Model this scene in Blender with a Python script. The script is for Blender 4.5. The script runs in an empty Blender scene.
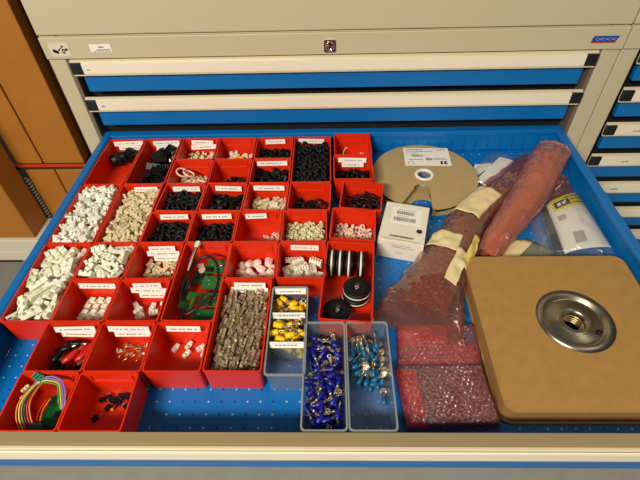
import bpy, math, random
import numpy as np
from mathutils import Vector, Matrix
R = math.radians
random.seed(7)
S = bpy.context.scene
COL = S.collection

# ------------------------------------------------------------------ materials
def lin(c):
    return tuple((x/255/12.92 if x/255 <= .04045 else ((x/255+.055)/1.055)**2.4) for x in c) + (1,)

def mat(name, rgb, rough=.5, metal=0, var=0, vscale=40, bump=0, bscale=200, spec=.5, rgb2=None):
    m = bpy.data.materials.new(name); m.use_nodes = True
    nt = m.node_tree; b = nt.nodes['Principled BSDF']
    b.inputs['Base Color'].default_value = lin(rgb)
    b.inputs['Roughness'].default_value = rough; b.inputs['Metallic'].default_value = metal
    b.inputs['Specular IOR Level'].default_value = spec
    tc = nt.nodes.new('ShaderNodeTexCoord')
    if var or rgb2:
        n = nt.nodes.new('ShaderNodeTexNoise'); n.inputs['Scale'].default_value = vscale
        n.inputs['Detail'].default_value = 4
        nt.links.new(tc.outputs['Object'], n.inputs['Vector'])
        r = nt.nodes.new('ShaderNodeValToRGB')
        a = lin(rgb); c = lin(rgb2) if rgb2 else tuple(x*(1-var) for x in a[:3])+(1,)
        r.color_ramp.elements[0].position = .35; r.color_ramp.elements[0].color = c
        r.color_ramp.elements[1].position = .65; r.color_ramp.elements[1].color = a
        nt.links.new(n.outputs['Fac'], r.inputs['Fac']); nt.links.new(r.outputs['Color'], b.inputs['Base Color'])
    if bump:
        n2 = nt.nodes.new('ShaderNodeTexNoise'); n2.inputs['Scale'].default_value = bscale
        nt.links.new(tc.outputs['Object'], n2.inputs['Vector'])
        bp = nt.nodes.new('ShaderNodeBump'); bp.inputs['Strength'].default_value = bump
        bp.inputs['Distance'].default_value = .001
        nt.links.new(n2.outputs['Fac'], bp.inputs['Height']); nt.links.new(bp.outputs['Normal'], b.inputs['Normal'])
    return m

def film(name, tint, body, fac, rough=.2, bump=.3, bscale=60, refl=.05):
    """thin plastic: partly transparent (tinted), partly a glossy surface"""
    m = bpy.data.materials.new(name); m.use_nodes = True
    nt = m.node_tree; b = nt.nodes['Principled BSDF']; out = nt.nodes['Material Output']
    b.inputs['Base Color'].default_value = lin(body); b.inputs['Roughness'].default_value = rough
    b.inputs['Specular IOR Level'].default_value = .9
    t = nt.nodes.new('ShaderNodeBsdfTransparent'); t.inputs['Color'].default_value = lin(tint)
    mx = nt.nodes.new('ShaderNodeMixShader'); mx.inputs[0].default_value = fac
    gl = nt.nodes.new('ShaderNodeBsdfGlossy'); gl.inputs['Roughness'].default_value = rough*.7
    gl.inputs['Color'].default_value = (1, 1, 1, 1)
    fr = nt.nodes.new('ShaderNodeLayerWeight'); fr.inputs['Blend'].default_value = .5
    pw = nt.nodes.new('ShaderNodeMath'); pw.operation = 'POWER'; pw.inputs[1].default_value = 4
    ml = nt.nodes.new('ShaderNodeMath'); ml.operation = 'MULTIPLY_ADD'; ml.inputs[1].default_value = .5; ml.inputs[2].default_value = refl
    nt.links.new(fr.outputs['Facing'], pw.inputs[0]); nt.links.new(pw.outputs[0], ml.inputs[0])
    mx2 = nt.nodes.new('ShaderNodeMixShader')
    nt.links.new(t.outputs[0], mx.inputs[1]); nt.links.new(b.outputs[0], mx.inputs[2])
    nt.links.new(ml.outputs[0], mx2.inputs[0]); nt.links.new(mx.outputs[0], mx2.inputs[1]); nt.links.new(gl.outputs[0], mx2.inputs[2])
    nt.links.new(mx2.outputs[0], out.inputs['Surface'])
    if bump:
        tc = nt.nodes.new('ShaderNodeTexCoord'); n2 = nt.nodes.new('ShaderNodeTexNoise')
        n2.inputs['Scale'].default_value = bscale; n2.inputs['Detail'].default_value = 3
        nt.links.new(tc.outputs['Object'], n2.inputs['Vector'])
        bp = nt.nodes.new('ShaderNodeBump'); bp.inputs['Strength'].default_value = bump; bp.inputs['Distance'].default_value = .004
        nt.links.new(n2.outputs['Fac'], bp.inputs['Height'])
        for s in (b, gl): nt.links.new(bp.outputs['Normal'], s.inputs['Normal'])
    return m

def perforated(name, rgb):
    """painted sheet steel with a grid of small punched holes (every 17 mm)"""
    m = mat(name, rgb, .38); nt = m.node_tree; b = nt.nodes['Principled BSDF']
    tc = nt.nodes.new('ShaderNodeTexCoord')
    sc = nt.nodes.new('ShaderNodeVectorMath'); sc.operation = 'MULTIPLY'; sc.inputs[1].default_value = (1/.0168, 1/.0168, 0)
    fr = nt.nodes.new('ShaderNodeVectorMath'); fr.operation = 'FRACTION'
    sb = nt.nodes.new('ShaderNodeVectorMath'); sb.operation = 'SUBTRACT'; sb.inputs[1].default_value = (.5, .5, 0)
    ln = nt.nodes.new('ShaderNodeVectorMath'); ln.operation = 'LENGTH'
    nt.links.new(tc.outputs['Object'], sc.inputs[0]); nt.links.new(sc.outputs[0], fr.inputs[0])
    nt.links.new(fr.outputs[0], sb.inputs[0]); nt.links.new(sb.outputs[0], ln.inputs[0])
    lt = nt.nodes.new('ShaderNodeMath'); lt.operation = 'LESS_THAN'; lt.inputs[1].default_value = .072
    nt.links.new(ln.outputs['Value'], lt.inputs[0])
    fl = nt.nodes.new('ShaderNodeVectorMath'); fl.operation = 'FLOOR'; nt.links.new(sc.outputs[0], fl.inputs[0])
    wn = nt.nodes.new('ShaderNodeTexWhiteNoise'); nt.links.new(fl.outputs[0], wn.inputs['Vector'])
    g2 = nt.nodes.new('ShaderNodeMath'); g2.operation = 'GREATER_THAN'; g2.inputs[1].default_value = .42
    nt.links.new(wn.outputs['Value'], g2.inputs[0])
    cm = nt.nodes.new('ShaderNodeMix'); cm.data_type = 'RGBA'
    cm.inputs[6].default_value = lin((5, 18, 35)); cm.inputs[7].default_value = lin((184, 190, 186))  # pale dots are painted glints of the hole edges, dark dots open holes
    nt.links.new(g2.outputs[0], cm.inputs[0])
    c2 = nt.nodes.new('ShaderNodeMix'); c2.data_type = 'RGBA'; c2.inputs[6].default_value = lin(rgb)
    nt.links.new(lt.outputs[0], c2.inputs[0]); nt.links.new(cm.outputs[2], c2.inputs[7]); nt.links.new(c2.outputs[2], b.inputs['Base Color'])
    return m

def striped(name, rgb1, rgb2, axis, scale, rough=.5, rgb3=None):
    m = mat(name, rgb1, rough); nt = m.node_tree; b = nt.nodes['Principled BSDF']
    tc = nt.nodes.new('ShaderNodeTexCoord'); w = nt.nodes.new('ShaderNodeTexWave')
    w.wave_type = 'BANDS'; w.bands_direction = axis; w.inputs['Scale'].default_value = scale
    w.inputs['Distortion'].default_value = 3; w.inputs['Detail'].default_value = 3; w.inputs['Detail Scale'].default_value = 3
    r = nt.nodes.new('ShaderNodeValToRGB')
    r.color_ramp.elements[0].color = lin(rgb1); r.color_ramp.elements[1].color = lin(rgb2)
    r.color_ramp.elements[0].position = .3; r.color_ramp.elements[1].position = .6
    if rgb3:
        e = r.color_ramp.elements.new(.85); e.color = lin(rgb3)
    nt.links.new(tc.outputs['Object'], w.inputs['Vector']); nt.links.new(w.outputs['Fac'], r.inputs['Fac'])
    nt.links.new(r.outputs['Color'], b.inputs['Base Color'])
    return m

def mottled(name, c0, c1, c2, scale, hi):
    m = mat(name, c0, .5); nt = m.node_tree; b = nt.nodes['Principled BSDF']
    tc = nt.nodes.new('ShaderNodeTexCoord'); n = nt.nodes.new('ShaderNodeTexNoise')
    n.inputs['Scale'].default_value = scale; n.inputs['Detail'].default_value = 5; n.inputs['Roughness'].default_value = .6
    r = nt.nodes.new('ShaderNodeValToRGB'); e = r.color_ramp.elements
    e[0].position = .36; e[0].color = lin(c0); e[1].position = .56; e[1].color = lin(c1); k = e.new(hi); k.color = lin(c2)
    nt.links.new(tc.outputs['Object'], n.inputs['Vector']); nt.links.new(n.outputs['Fac'], r.inputs['Fac']); nt.links.new(r.outputs['Color'], b.inputs['Base Color'])
    return m

M = dict(
    red=mat('red_polypropylene', (216, 44, 10), .36, bump=.12, bscale=120, spec=.5),
    blue=mat('blue_powder_coat', (0, 106, 176), .42, bump=.06, bscale=900),
    perf=perforated('blue_perforated_steel', (0, 106, 180)),
    beige=mat('beige_powder_coat', (196, 184, 152), .5, bump=.05, bscale=900),
    strip=mat('white_label_strip', (238, 228, 204), .32),
    alu=mat('champagne_aluminium', (170, 150, 108), .42, .35),
    lip=mat('pale_aluminium_lip', (222, 208, 172), .4, .1),
    cap=mat('black_end_cap', (26, 26, 28), .45),
    gap=mat('dark_recess_shade', (14, 13, 12), .8),  # near-black colour stands for the shade inside gaps and holes
    steel=mat('zinc_steel', (190, 186, 176), .3, .9),
    chrome=mat('chromed_steel', (220, 215, 205), .12, 1),
    hub=mat('galvanised_hub_steel', (160, 150, 130), .34, 1, bump=.1, bscale=300),
    card=mat('brown_fibreboard', (170, 128, 66), .75, var=.10, vscale=60, bump=.2, bscale=700),
    card_dark=mat('brown_card_edge', (150, 108, 56), .85, var=.15, vscale=90),
    reelcard=mat('grey_brown_reel_card', (178, 152, 104), .7, var=.05, vscale=50, bump=.1, bscale=700),
    paper=mat('white_paper', (240, 234, 222), .6, bump=.05, bscale=400),
    ink=mat('black_ink', (35, 32, 34), .6),
    greyink=mat('grey_ink', (120, 112, 106), .7),
    white=mat('white_nylon', (236, 230, 208), .38),
    cream=mat('cream_nylon', (228, 212, 172), .4),
    whitegreen=mat('milky_nylon', (236, 234, 208), .3),
    pink=mat('pinkish_nylon', (236, 204, 182), .35),
    blk=mat('black_rubber', (12, 12, 13), .5, spec=.3),
    blkp=mat('black_plastic', (11, 11, 12), .4, spec=.35),
    ybrass=mat('gold_plated', (220, 170, 80), .25, .9),
    tin=mat('tinned_copper', (222, 208, 180), .25, .65, rgb2=(150, 120, 92), vscale=160),
    bronze=mat('tarnished_contact', (228, 214, 180), .22, .5, rgb2=(150, 118, 84), vscale=120),
    yellow=mat('yellow_vinyl', (245, 196, 0), .38),
    bluev=mat('dark_blue_vinyl', (16, 18, 128), .38),
    tealv=mat('teal_vinyl', (6, 92, 132), .4),
    pcb=mat('green_solder_mask', (10, 110, 48), .3, var=.35, vscale=150),
    pcbd=mat('dark_green_board', (14, 66, 34), .4, var=.3, vscale=150),
    wire_o=mat('orange_wire', (214, 120, 30), .4), wire_g=mat('green_wire', (80, 140, 60), .4),
    wire_v=mat('violet_wire', (128, 120, 190), .4), wire_y=mat('yellow_wire', (220, 190, 70), .4),
    wire_k=mat('black_wire', (30, 26, 24), .4), wire_r=mat('red_wire', (190, 30, 20), .4),
    masking=mat('cream_masking_tape', (226, 206, 152), .65, bump=.3, bscale=150),
    tape_y=mat('yellowed_tape', (232, 204, 104), .6, bump=.3, bscale=150),
    comp=mottled('brown_component_strips', (72, 38, 28), (120, 68, 48), (176, 134, 88), 320, .68),
    comp2=mottled('red_brown_component_strips', (140, 70, 52), (176, 92, 68), (206, 104, 66), 30, .70),
    board=mottled('brown_packed_board', (44, 22, 18), (92, 52, 40), (190, 140, 120), 260, .68),
    redpack=mat('red_foam_sheet', (214, 44, 36), .5, var=.55, vscale=170),
    magpack=mat('magenta_packed_sheet', (170, 50, 90), .5, var=.55, vscale=170),
    violetpack=mat('violet_packed_sheet', (78, 48, 140), .5, var=.55, vscale=170),
    wood=mat('orange_brown_wood', (176, 112, 34), .6, var=.10, vscale=9, bump=.1, bscale=80),
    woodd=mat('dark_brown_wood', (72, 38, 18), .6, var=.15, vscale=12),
    rededge=mat('red_shelf_edge', (196, 60, 20), .5),
    greyrail=mat('grey_steel_rail', (222, 214, 190), .45),
    hose=mat('grey_ribbed_hose', (128, 122, 106), .5),
    vinylfloor=mat('grey_vinyl_floor', (176, 172, 160), .5, var=.08, vscale=20),
    wallp=mat('cream_wall_paint', (205, 196, 172), .8),
    yprint=mat('yellow_print', (236, 206, 20), .4), wprint=mat('white_sachet_plastic', (232, 226, 214), .35, bump=.1, bscale=60),
    logo_b=mat('blue_print', (36, 62, 160), .4), logo_r=mat('red_print', (186, 40, 40), .4),
    clear=film('frosted_clear_plastic', (238, 243, 246), (225, 225, 220), .075, .22, 0, refl=.035),
    clearrim=film('frosted_plastic_rim', (240, 242, 242), (222, 222, 214), .28, .25, 0, refl=.06),
    clearbag=film('clear_bag_film', (250, 250, 250), (220, 222, 220), .06, .12, .8, 34, refl=.08),
    pinkbag=film('pink_antistatic_film', (246, 212, 200), (208, 132, 114), .13, .12, 1.0, 26, refl=.11),
    pinkbag2=film('pink_antistatic_film_thick', (246, 206, 188), (214, 128, 104), .38, .22, .9, 26, refl=.06),
    bubble=film('pink_bubble_film', (250, 178, 176), (228, 84, 90), .07, .10, 0, refl=.20),
)

# ------------------------------------------------------------------ mesh builder
class MB:
    def __init__(s): s.v = []; s.f = []; s.smooth = []
    def add(s, vs, fs, sm=False):
        o = len(s.v); s.v += [tuple(p) for p in vs]; s.f += [tuple(i+o for i in f) for f in fs]; s.smooth += [sm]*len(fs); return s
    def box(s, x0, y0, z0, x1, y1, z1, mtx=None):
        vs = [(x0,y0,z0),(x1,y0,z0),(x1,y1,z0),(x0,y1,z0),(x0,y0,z1),(x1,y0,z1),(x1,y1,z1),(x0,y1,z1)]
        if mtx: vs = [mtx @ Vector(p) for p in vs]
        return s.add(vs, [(0,3,2,1),(4,5,6,7),(0,1,5,4),(1,2,6,5),(2,3,7,6),(3,0,4,7)])
    def lathe(s, prof, n=24, mtx=None, closed=False, sm=True):
        vs = []; k = len(prof)
        for i in range(n):
            a = 2*math.pi*i/n
            for r, z in prof: vs.append((r*math.cos(a), r*math.sin(a), z))
        if mtx: vs = [mtx @ Vector(p) for p in vs]
        fs = []
        for i in range(n):
            j = (i+1) % n
            for q in range(k if closed else k-1):
                q2 = (q+1) % k
                fs.append((i*k+q, j*k+q, j*k+q2, i*k+q2))
        s.add(vs, fs, sm)
        if not closed:
            o = len(s.v)-len(vs)
            if prof[0][0] > 1e-6: s.f.append(tuple(o+i*k for i in range(n))[::-1]); s.smooth.append(False)
            if prof[-1][0] > 1e-6: s.f.append(tuple(o+i*k+k-1 for i in range(n))); s.smooth.append(False)
        return s
    def cyl(s, p, q, r, n=10, r2=None):
        p = Vector(p); q = Vector(q); d = q-p; L = d.length
        m = Matrix.Translation(p) @ d.to_track_quat('Z', 'Y').to_matrix().to_4x4()
        return s.lathe([(r, 0), (r2 if r2 is not None else r, L)], n, m)
    def tube(s, pts, r, n=7, cap=True):
        pts = [Vector(p) for p in pts]
        if 4 <= len(pts) <= 8 and not isinstance(r, (list, tuple)):     # smooth curve through a few points
            Q = []
            for i in range(len(pts)-1):
                a_, b_, c_, d_ = pts[max(i-1, 0)], pts[i], pts[i+1], pts[min(i+2, len(pts)-1)]
                for k in range(5):
                    t = k/5; Q.append(.5*((2*b_)+(c_-a_)*t+(2*a_-5*b_+4*c_-d_)*t*t+(3*b_-a_-3*c_+d_)*t*t*t))
            pts = Q+[pts[-1]]
        vs = []; up = Vector((0, 0, 1))
        for i, p in enumerate(pts):
            t = (pts[min(i+1, len(pts)-1)]-pts[max(i-1, 0)]).normalized()
            a = t.cross(up)
            if a.length < .1: a = t.cross(Vector((1, 0, 0)))
            a.normalize(); b = a.cross(t); rr = r[i] if isinstance(r, (list, tuple)) else r
            for k in range(n):
                th = 2*math.pi*k/n; vs.append(p + a*rr*math.cos(th) + b*rr*math.sin(th))
        fs = [(i*n+k, i*n+(k+1) % n, (i+1)*n+(k+1) % n, (i+1)*n+k) for i in range(len(pts)-1) for k in range(n)]
        if cap: fs += [tuple(range(n))[::-1], tuple((len(pts)-1)*n+k for k in range(n))]
        return s.add(vs, fs, True)
    def prism(s, poly, z0, z1, mtx=None):
        n = len(poly); vs = [(x, y, z0) for x, y in poly]+[(x, y, z1) for x, y in poly]
        if mtx: vs = [mtx @ Vector(p) for p in vs]
        return s.add(vs, [tuple(range(n))[::-1], tuple(range(n, 2*n))]+[(i, (i+1) % n, (i+1) % n+n, i+n) for i in range(n)])
    def mesh(s, name, m):
        me = bpy.data.meshes.new(name); me.from_pydata(s.v, [], s.f); me.update()
        me.polygons.foreach_set('use_smooth', s.smooth)
        if m: me.materials.append(m)
        return me

def link(name, me, parent=None, mtx=None, bevel=0):
    o = bpy.data.objects.new(name, me); COL.objects.link(o)
    if parent: o.parent = parent
    if mtx is not None: o.matrix_local = mtx
    if bevel:
        b = o.modifiers.new('Bevel', 'BEVEL'); b.width = bevel; b.segments = 2; b.limit_method = 'ANGLE'
    return o
def obj(name, mb, m, parent=None, mtx=None, bevel=0): return link(name, mb.mesh(name, m), parent, mtx, bevel)
def tag(o, label=None, cat=None, group=None, kind=None):
    if label: o['label'] = label
    if cat: o['category'] = cat
    if group: o['group'] = group
    if kind: o['kind'] = kind
    return o
def thing(name, loc, rz=0, label=None, cat=None, group=None):
    o = bpy.data.objects.new(name, None); COL.objects.link(o); o.empty_display_size = .01
    o.location = loc; o.rotation_euler = (0, 0, rz); return tag(o, label, cat, group)
def rrect(x0, y0, x1, y1, r, n=4):
    P = []
    for cx, cy, a0 in ((x1-r, y1-r, 0), (x0+r, y1-r, 90), (x0+r, y0+r, 180), (x1-r, y0+r, 270)):
        for i in range(n+1):
            a = R(a0+90*i/n); P.append((cx+r*math.cos(a), cy+r*math.sin(a)))
    return P
def TR(x, y, z, rz=0, rx=0, ry=0):
    return Matrix.Translation((x, y, z)) @ Matrix.Rotation(rz, 4, 'Z') @ Matrix.Rotation(ry, 4, 'Y') @ Matrix.Rotation(rx, 4, 'X')

# ------------------------------------------------------------------ room
FZ = .952          # drawer floor
RIM = 1.0          # bin rims / drawer top
tag(obj('floor', MB().box(-3, -2.5, -.05, 3.2, 2.0, 0), M['vinylfloor']), kind='structure')
tag(obj('wall_back', MB().box(-3, 2.0, 0, 3.2, 2.1, 2.8), M['wallp']), kind='structure')

# ------------------------------------------------------------------ cabinets
YF = .83
def drawer_front(parent, x0, x1, zb, marks=()):
    """closed drawer: zb = bottom edge of the white strip"""
    d = obj('drawer', MB().box(x0+.011, YF+.001, zb-.0405, x1-.012, YF+.014, zb+.012), M['blue'], parent, bevel=.002)
    h = MB()
    yf = YF-.009
    h.add([(x, y, z) for x in (x0, x1) for y, z in ((yf, zb-.003), (yf, zb), (yf+.001, zb+.021), (yf+.002, zb+.024), (YF-.002, zb+.026), (YF-.002, zb+.004), (yf+.005, zb-.003))],
          [tuple(range(7)), tuple(range(13, 6, -1))]+[(i, i+7, (i+1) % 7+7, (i+1) % 7) for i in range(7)])
    obj('handle', h, M['lip'], d)
    obj('label_strip', MB().box(x0+.021, yf-.0012, zb+.001, x1-.021, yf+.002, zb+.0205), M['strip'], d)
    for a, b in ((x0-.0005, x0+.0205), (x1-.0205, x1+.0005)):
        obj('end_cap', MB().box(a, yf-.002, zb+.0003, b, YF-.004, zb+.0225), M['cap'], d, bevel=.001)
    for mx, w in marks:
        pm = MB(); k = 0; x = mx
        while x < mx+w:
            ww = random.uniform(.001, .003); pm.box(x, yf-.0016, zb+.008, x+ww, yf-.0011, zb+.008+random.uniform(.002, .005)); x += ww+.0012
        obj('printed_text', pm, M['greyink'], d)
    return d

def carcass(parent, x0, x1, z1, depth=.72, inset=.02):
    f = MB()
    f.box(x0, YF, .0, x0+.032, YF+depth, z1); f.box(x1-.032, YF, 0, x1, YF+depth, z1)
    f.box(x0+.032, YF+depth-.02, 0, x1-.032, YF+depth, z1)
    f.box(x0+.032, YF, 0, x1-.032, YF+depth-.02, .1); f.box(x0+.032, YF+.001, z1-.02, x1-.032, YF+depth-.02, z1)
    return obj('housing', f, M['beige'], parent, bevel=.002)

cab = thing('drawer_cabinet', (0, 0, 0), 0, 'beige steel cabinet with blue drawers, its open drawer full of red bins', 'cabinet')
carcass(cab, -.526, .5275, 1.1965)
obj('top_band', MB().box(-.526, YF-.004, 1.156, .5275, YF+.03, 1.1955), M['beige'], cab, bevel=.0015)
obj('gap_shade_block', MB().box(-.4935, YF+.03, .1, .4935, YF+.69, 1.1755), M['gap'], cab)  # dark block added so the gaps between the drawers look shaded
mr = mat('grey_brown_rail', (112, 98, 84), .5)
for a, b in ((-.494, -.4875), (.4875, .494)): obj('side_rail', MB().box(a, YF+.002, .1, b, YF+.0295, 1.155), mr, cab)
for k, zb in enumerate((1.1285, 1.053)):
    drawer_front(cab, -.4845, .487, zb, ((-.455, .006),))
for k in range(2, 11): drawer_front(cab, -.4845, .487, 1.1285-.0765*(k+1))
# stickers, label, lock, badge on the band
st = obj('sticker', MB().prism(rrect(-.5125, 1.161, -.4755, 1.187, .005), 0, .0006, Matrix.Translation((0, YF-.0042, 0)) @ Matrix.Rotation(R(90), 4, 'X')), mat('pale_sticker', (214, 206, 180), .4), cab)
pk = MB()
def blob(mb, cx, cz, rx, rz, y, n=10, a=0):
    P = []
    for i in range(n):
        t = 2*math.pi*i/n; u = rx*math.cos(t); v = rz*math.sin(t)
        P.append((cx+u*math.cos(a)-v*math.sin(a), y, cz+u*math.sin(a)+v*math.cos(a)))
    mb.add(P, [tuple(range(n))])
ys = YF-.0050
for cx, cz, rx, rz, a in ((-.5035, 1.1715, .0045, .0035, -.4), (-.4995, 1.1695, .003, .0028, 0), (-.4965, 1.1725, .005, .0009, .5), (-.491, 1.177, .006, .0008, .6),
                          (-.4875, 1.180, .002, .0018, 0), (-.4885, 1.1695, .0035, .0008, .2), (-.4855, 1.1735, .004, .0016, -.4), (-.481, 1.1745, .0025, .0022, 0), (-.4895, 1.173, .0028, .0010, 1.0), (-.4875, 1.1685, .0022, .0018, 0)):
    blob(pk, cx, cz, rx, rz, ys, a=a)
obj('sticker_pictogram', pk, M['ink'], st)
lb = obj('paper_label', MB().box(-.4375, YF-.0048, 1.1685, -.398, YF-.004, 1.1825), M['paper'], cab)
tx = MB()
tx.box(-.421, YF-.0053, 1.1765, -.412, YF-.0047, 1.1785)
for i in range(9): tx.box(-.4265+i*.0028, YF-.0053, 1.1715, -.4245+i*.0028, YF-.0047, 1.1735)
for i in range(5): tx.box(-.431+i*.0065, YF-.0053, 1.1695, -.427+i*.0065, YF-.0047, 1.1702)
obj('printed_text', tx, M['greyink'], lb)
lk = obj('lock', MB().prism(rrect(-.0105, 1.1615, .0105, 1.1835, .003), 0, .003, Matrix.Translation((0, YF-.004, 0)) @ Matrix.Rotation(R(90), 4, 'X')), M['chrome'], cab)
mrot = Matrix.Translation((0, YF-.007, 1.1725)) @ Matrix.Rotation(R(90), 4, 'X')
obj('lock_cylinder', MB().lathe([(.0085, 0), (.0085, .003), (.0065, .004), (.0055, .002), (0, .002)], 20, mrot), M['chrome'], lk)
obj('key_slot', MB().box(-.001, YF-.0095, 1.1685, .001, YF-.0085, 1.1765), M['gap'], lk)
bd = MB(); bd.add([(x, y, z) for y in (YF-.0055, YF-.004) for x, z in ((.4655, 1.1705), (.5085, 1.1725), (.5125, 1.1805), (.4685, 1.1805))], [(0, 1, 2, 3), (7, 6, 5, 4), (0, 4, 5, 1), (1, 5, 6, 2), (2, 6, 7, 3), (3, 7, 4, 0)])
bdo = obj('badge', bd, M['logo_b'], cab)
obj('badge_stripe', MB().box(.4655, YF-.0062, 1.1695, .5085, YF-.004, 1.1714), M['logo_r'], bdo)
lt = MB()
def glyph(mb, segs, x, z, w, h, t, y):
    """strokes in a unit box, drawn as thin bars on a plane facing -Y"""
    for (ax, az, bx, bz) in segs:
        p = Vector((x+ax*w, y, z+az*h)); q = Vector((x+bx*w, y, z+bz*h)); d = (q-p)
        nrm = Vector((-d.z, 0, d.x)).normalized()*t/2
        mb.add([p-nrm, q-nrm, q+nrm, p+nrm], [(0, 1, 2, 3)])
G = {'L': [(0, 0, 0, 1), (0, 0, 1, 0)], 'O': [(0, 0, 0, 1), (0, 1, 1, 1), (1, 1, 1, 0), (1, 0, 0, 0)], 'G': [(1, 1, 0, 1), (0, 1, 0, 0), (0, 0, 1, 0), (1, 0, 1, .5), (1, .5, .5, .5)],
     'I': [(.5, 0, .5, 1)], 'S': [(1, 1, 0, 1), (0, 1, 0, .5), (0, .5, 1, .5), (1, .5, 1, 0), (1, 0, 0, 0)], 'T': [(.5, 0, .5, 1), (0, 1, 1, 1)]}
for i in range(7): glyph(lt, [(0, .1, 0, .9), (0, .5, 1, .5), (1, .1, 1, .9)] if i % 2 else [(0, .1, 1, .1), (0, .9, 1, .9), (0, .1, 0, .9)], .4725+i*.0052, 1.1735, .0034, .0048, .0009, YF-.0063)
obj('badge_lettering', lt, mat('pale_blue_print', (150, 170, 215), .4), bdo)

# upper section that stands on both cabinets
up = thing('upper_cabinet_base', (0, 0, 0), 0, 'pale beige steel panel standing on top of the drawer cabinets', 'cabinet')
obj('panel', MB().box(-.527, YF-.002, 1.1985, .5275, YF+.7, 1.60), M['beige'], up, bevel=.002)
obj('panel', MB().box(.530, YF-.002, 1.1985, 1.60, YF+.7, 1.60), M['beige'], up, bevel=.002)

cab2 = thing('drawer_cabinet', (0, 0, 0), 0, 'neighbouring beige cabinet at right edge with all blue drawers closed', 'cabinet')
carcass(cab2, .5295, 1.60, 1.1965)
obj('top_band', MB().box(.5295, YF-.004, 1.156, 1.60, YF+.03, 1.1955), M['beige'], cab2, bevel=.0015)
obj('gap_shade_block', MB().box(.562, YF+.03, .1, 1.567, YF+.69, 1.1755), M['gap'], cab2)  # dark filler giving the slits between these drawers their shade
for k in range(12):
    drawer_front(cab2, .5640, 1.565, 1.1325-.0765*k, ((.600+.02*k*.5, .014),) if k in (1, 2, 3, 4) else ())

# ---- the open drawer (part of the cabinet)
od = MB()
od.box(-.474, .204, FZ-.006, .474, .826, FZ-.0005)
DR = obj('drawer', od, M['blue'], cab)
obj('drawer_floor', MB().add([(-.459, .203, FZ), (.459, .203, FZ), (.459, .826, FZ), (-.459, .826, FZ)], [(0, 1, 2, 3)]), M['perf'], DR)
def wallprof(mb, x_out, x_in, y0, y1):
    s = 1 if x_in > x_out else -1
    P = [(x_out, FZ-.006), (x_out, RIM-.004), (x_out+s*.003, RIM), (x_in-s*.003, RIM), (x_in, RIM-.003), (x_in, RIM-.008), (x_in-s*.010, RIM-.012), (x_in-s*.010, FZ-.006)]
    n = len(P); mb.add([(x, y, z) for y in (y0, y1) for x, z in P], [tuple(range(n)), tuple(range(2*n-1, n-1, -1))]+[(i, (i+1) % n, (i+1) % n+n, i+n) for i in range(n)])
w = MB(); wallprof(w, -.475, -.4580, .203, .826); obj('side_wall', w, M['blue'], DR)
w = MB(); wallprof(w, .475, .4580, .203, .826); obj('side_wall', w, M['blue'], DR)
bw = MB(); bw.box(-.474, .815, FZ-.006, .474, .830, RIM-.012); bw.box(-.474, .812, RIM-.012, .474, .8305, RIM-.001)
obj('back_wall', bw, M['blue'], DR, bevel=.0015)
rb = MB(); k = 0; x = -.44
while x < .44:
    rb.box(x, .8105, FZ+.004, x+.0222, .815, FZ+.029); x += .0248
rb.box(-.44, .8125, FZ+.002, .44, .815, FZ+.031)
obj('slotted_rail', rb, M['blue'], DR)
obj('front_panel', MB().box(-.475, .1915, FZ-.03, .475, .2025, RIM-.004), M['blue'], DR)
hd = MB(); P = [(.2025, RIM-.004), (.2025, RIM), (.1905, RIM-.0005), (.1895, RIM-.003), (.1865, RIM-.0035), (.1845, RIM-.006), (.1825, RIM-.026), (.1825, RIM-.030), (.1915, RIM-.024), (.1915, RIM-.004)]
n = len(P); hd.add([(x, y, z) for x in (-.4845, .4845) for y, z in P], [tuple(range(n)), tuple(range(2*n-1, n-1, -1))]+[(i, i+n, (i+1) % n+n, (i+1) % n) for i in range(n)])
obj('handle', hd, M['alu'], DR)
obj('handle_lip', MB().box(-.4845, .1845, RIM-.006, .4845, .1885, RIM-.0018), M['lip'], DR, bevel=.0008)
obj('label_strip', MB().box(-.464, .1815, RIM-.025, .464, .1842, RIM-.0065), M['strip'], DR)
for s in (-1, 1):
    rn = MB(); rn.box(min(s*.476, s*.485), .42, FZ, max(s*.476, s*.485), YF+.028, FZ+.022)
    obj('runner', rn, M['steel'], DR)

# ------------------------------------------------------------------ wooden boxes and shelving left of the cabinet
def woodbox(x0, x1, y0, y1, z0, z1, label, m='wood', hole=False):
    t = thing('storage_box', ((x0+x1)/2, (y0+y1)/2, z0), 0, label, 'box')
    a, b, c = (x1-x0)/2, (y1-y0)/2, z1-z0
    f = MB(); f.box(-a, -b, 0, a, b, c)
    obj('body', f, M[m], t, bevel=.003)
    if hole:
        obj('finger_hole', MB().lathe([(.016, 0), (.016, .003), (.011, .004), (.010, .001), (0, .001)], 16, TR(a-.035 if hole is True else hole, -b, c*.35, 0, R(90))), M['cap'], t)
    return t
def sp(name, x0, y0, z0, x1, y1, z1, m, label, cat):
    return tag(obj(name, MB().box(x0, y0, z0, x1, y1, z1), M[m], bevel=.001), label, cat)
st_ = thing('wooden_shelf', (0, 0, 0), 0, 'dark wooden shelf with red front edge under the orange brown boxes', 'shelf')
obj('shelf_board', MB().box(-1.5, 1.0, .778, -.66, 1.5, .7955), M['woodd'], st_)
obj('red_edge', MB().box(-1.5, .994, .7905, -.66, .9995, .7965), M['rededge'], st_)
sp('wooden_shelf', -1.5, 1.0, .40, -.66, 1.5, .4195, 'woodd', 'lower dark wooden shelf beneath the orange brown boxes', 'shelf')
sp('shade_post', -.655, 1.03, 0, -.545, 1.5, 1.75, 'woodd', 'dark brown post standing in for the shade between boxes and beige cabinet', 'post')  # shade beside the cabinet, put in as an added dark post
woodbox(-.7745, -.664, 1.0, 1.45, .797, 1.70, 'tall orange brown box at the upper left, beside the beige cabinet')
woodbox(-.852, -.7785, 1.0, 1.45, .797, 1.70, 'narrow orange brown box left of the seam above the red shelf edge')
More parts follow.
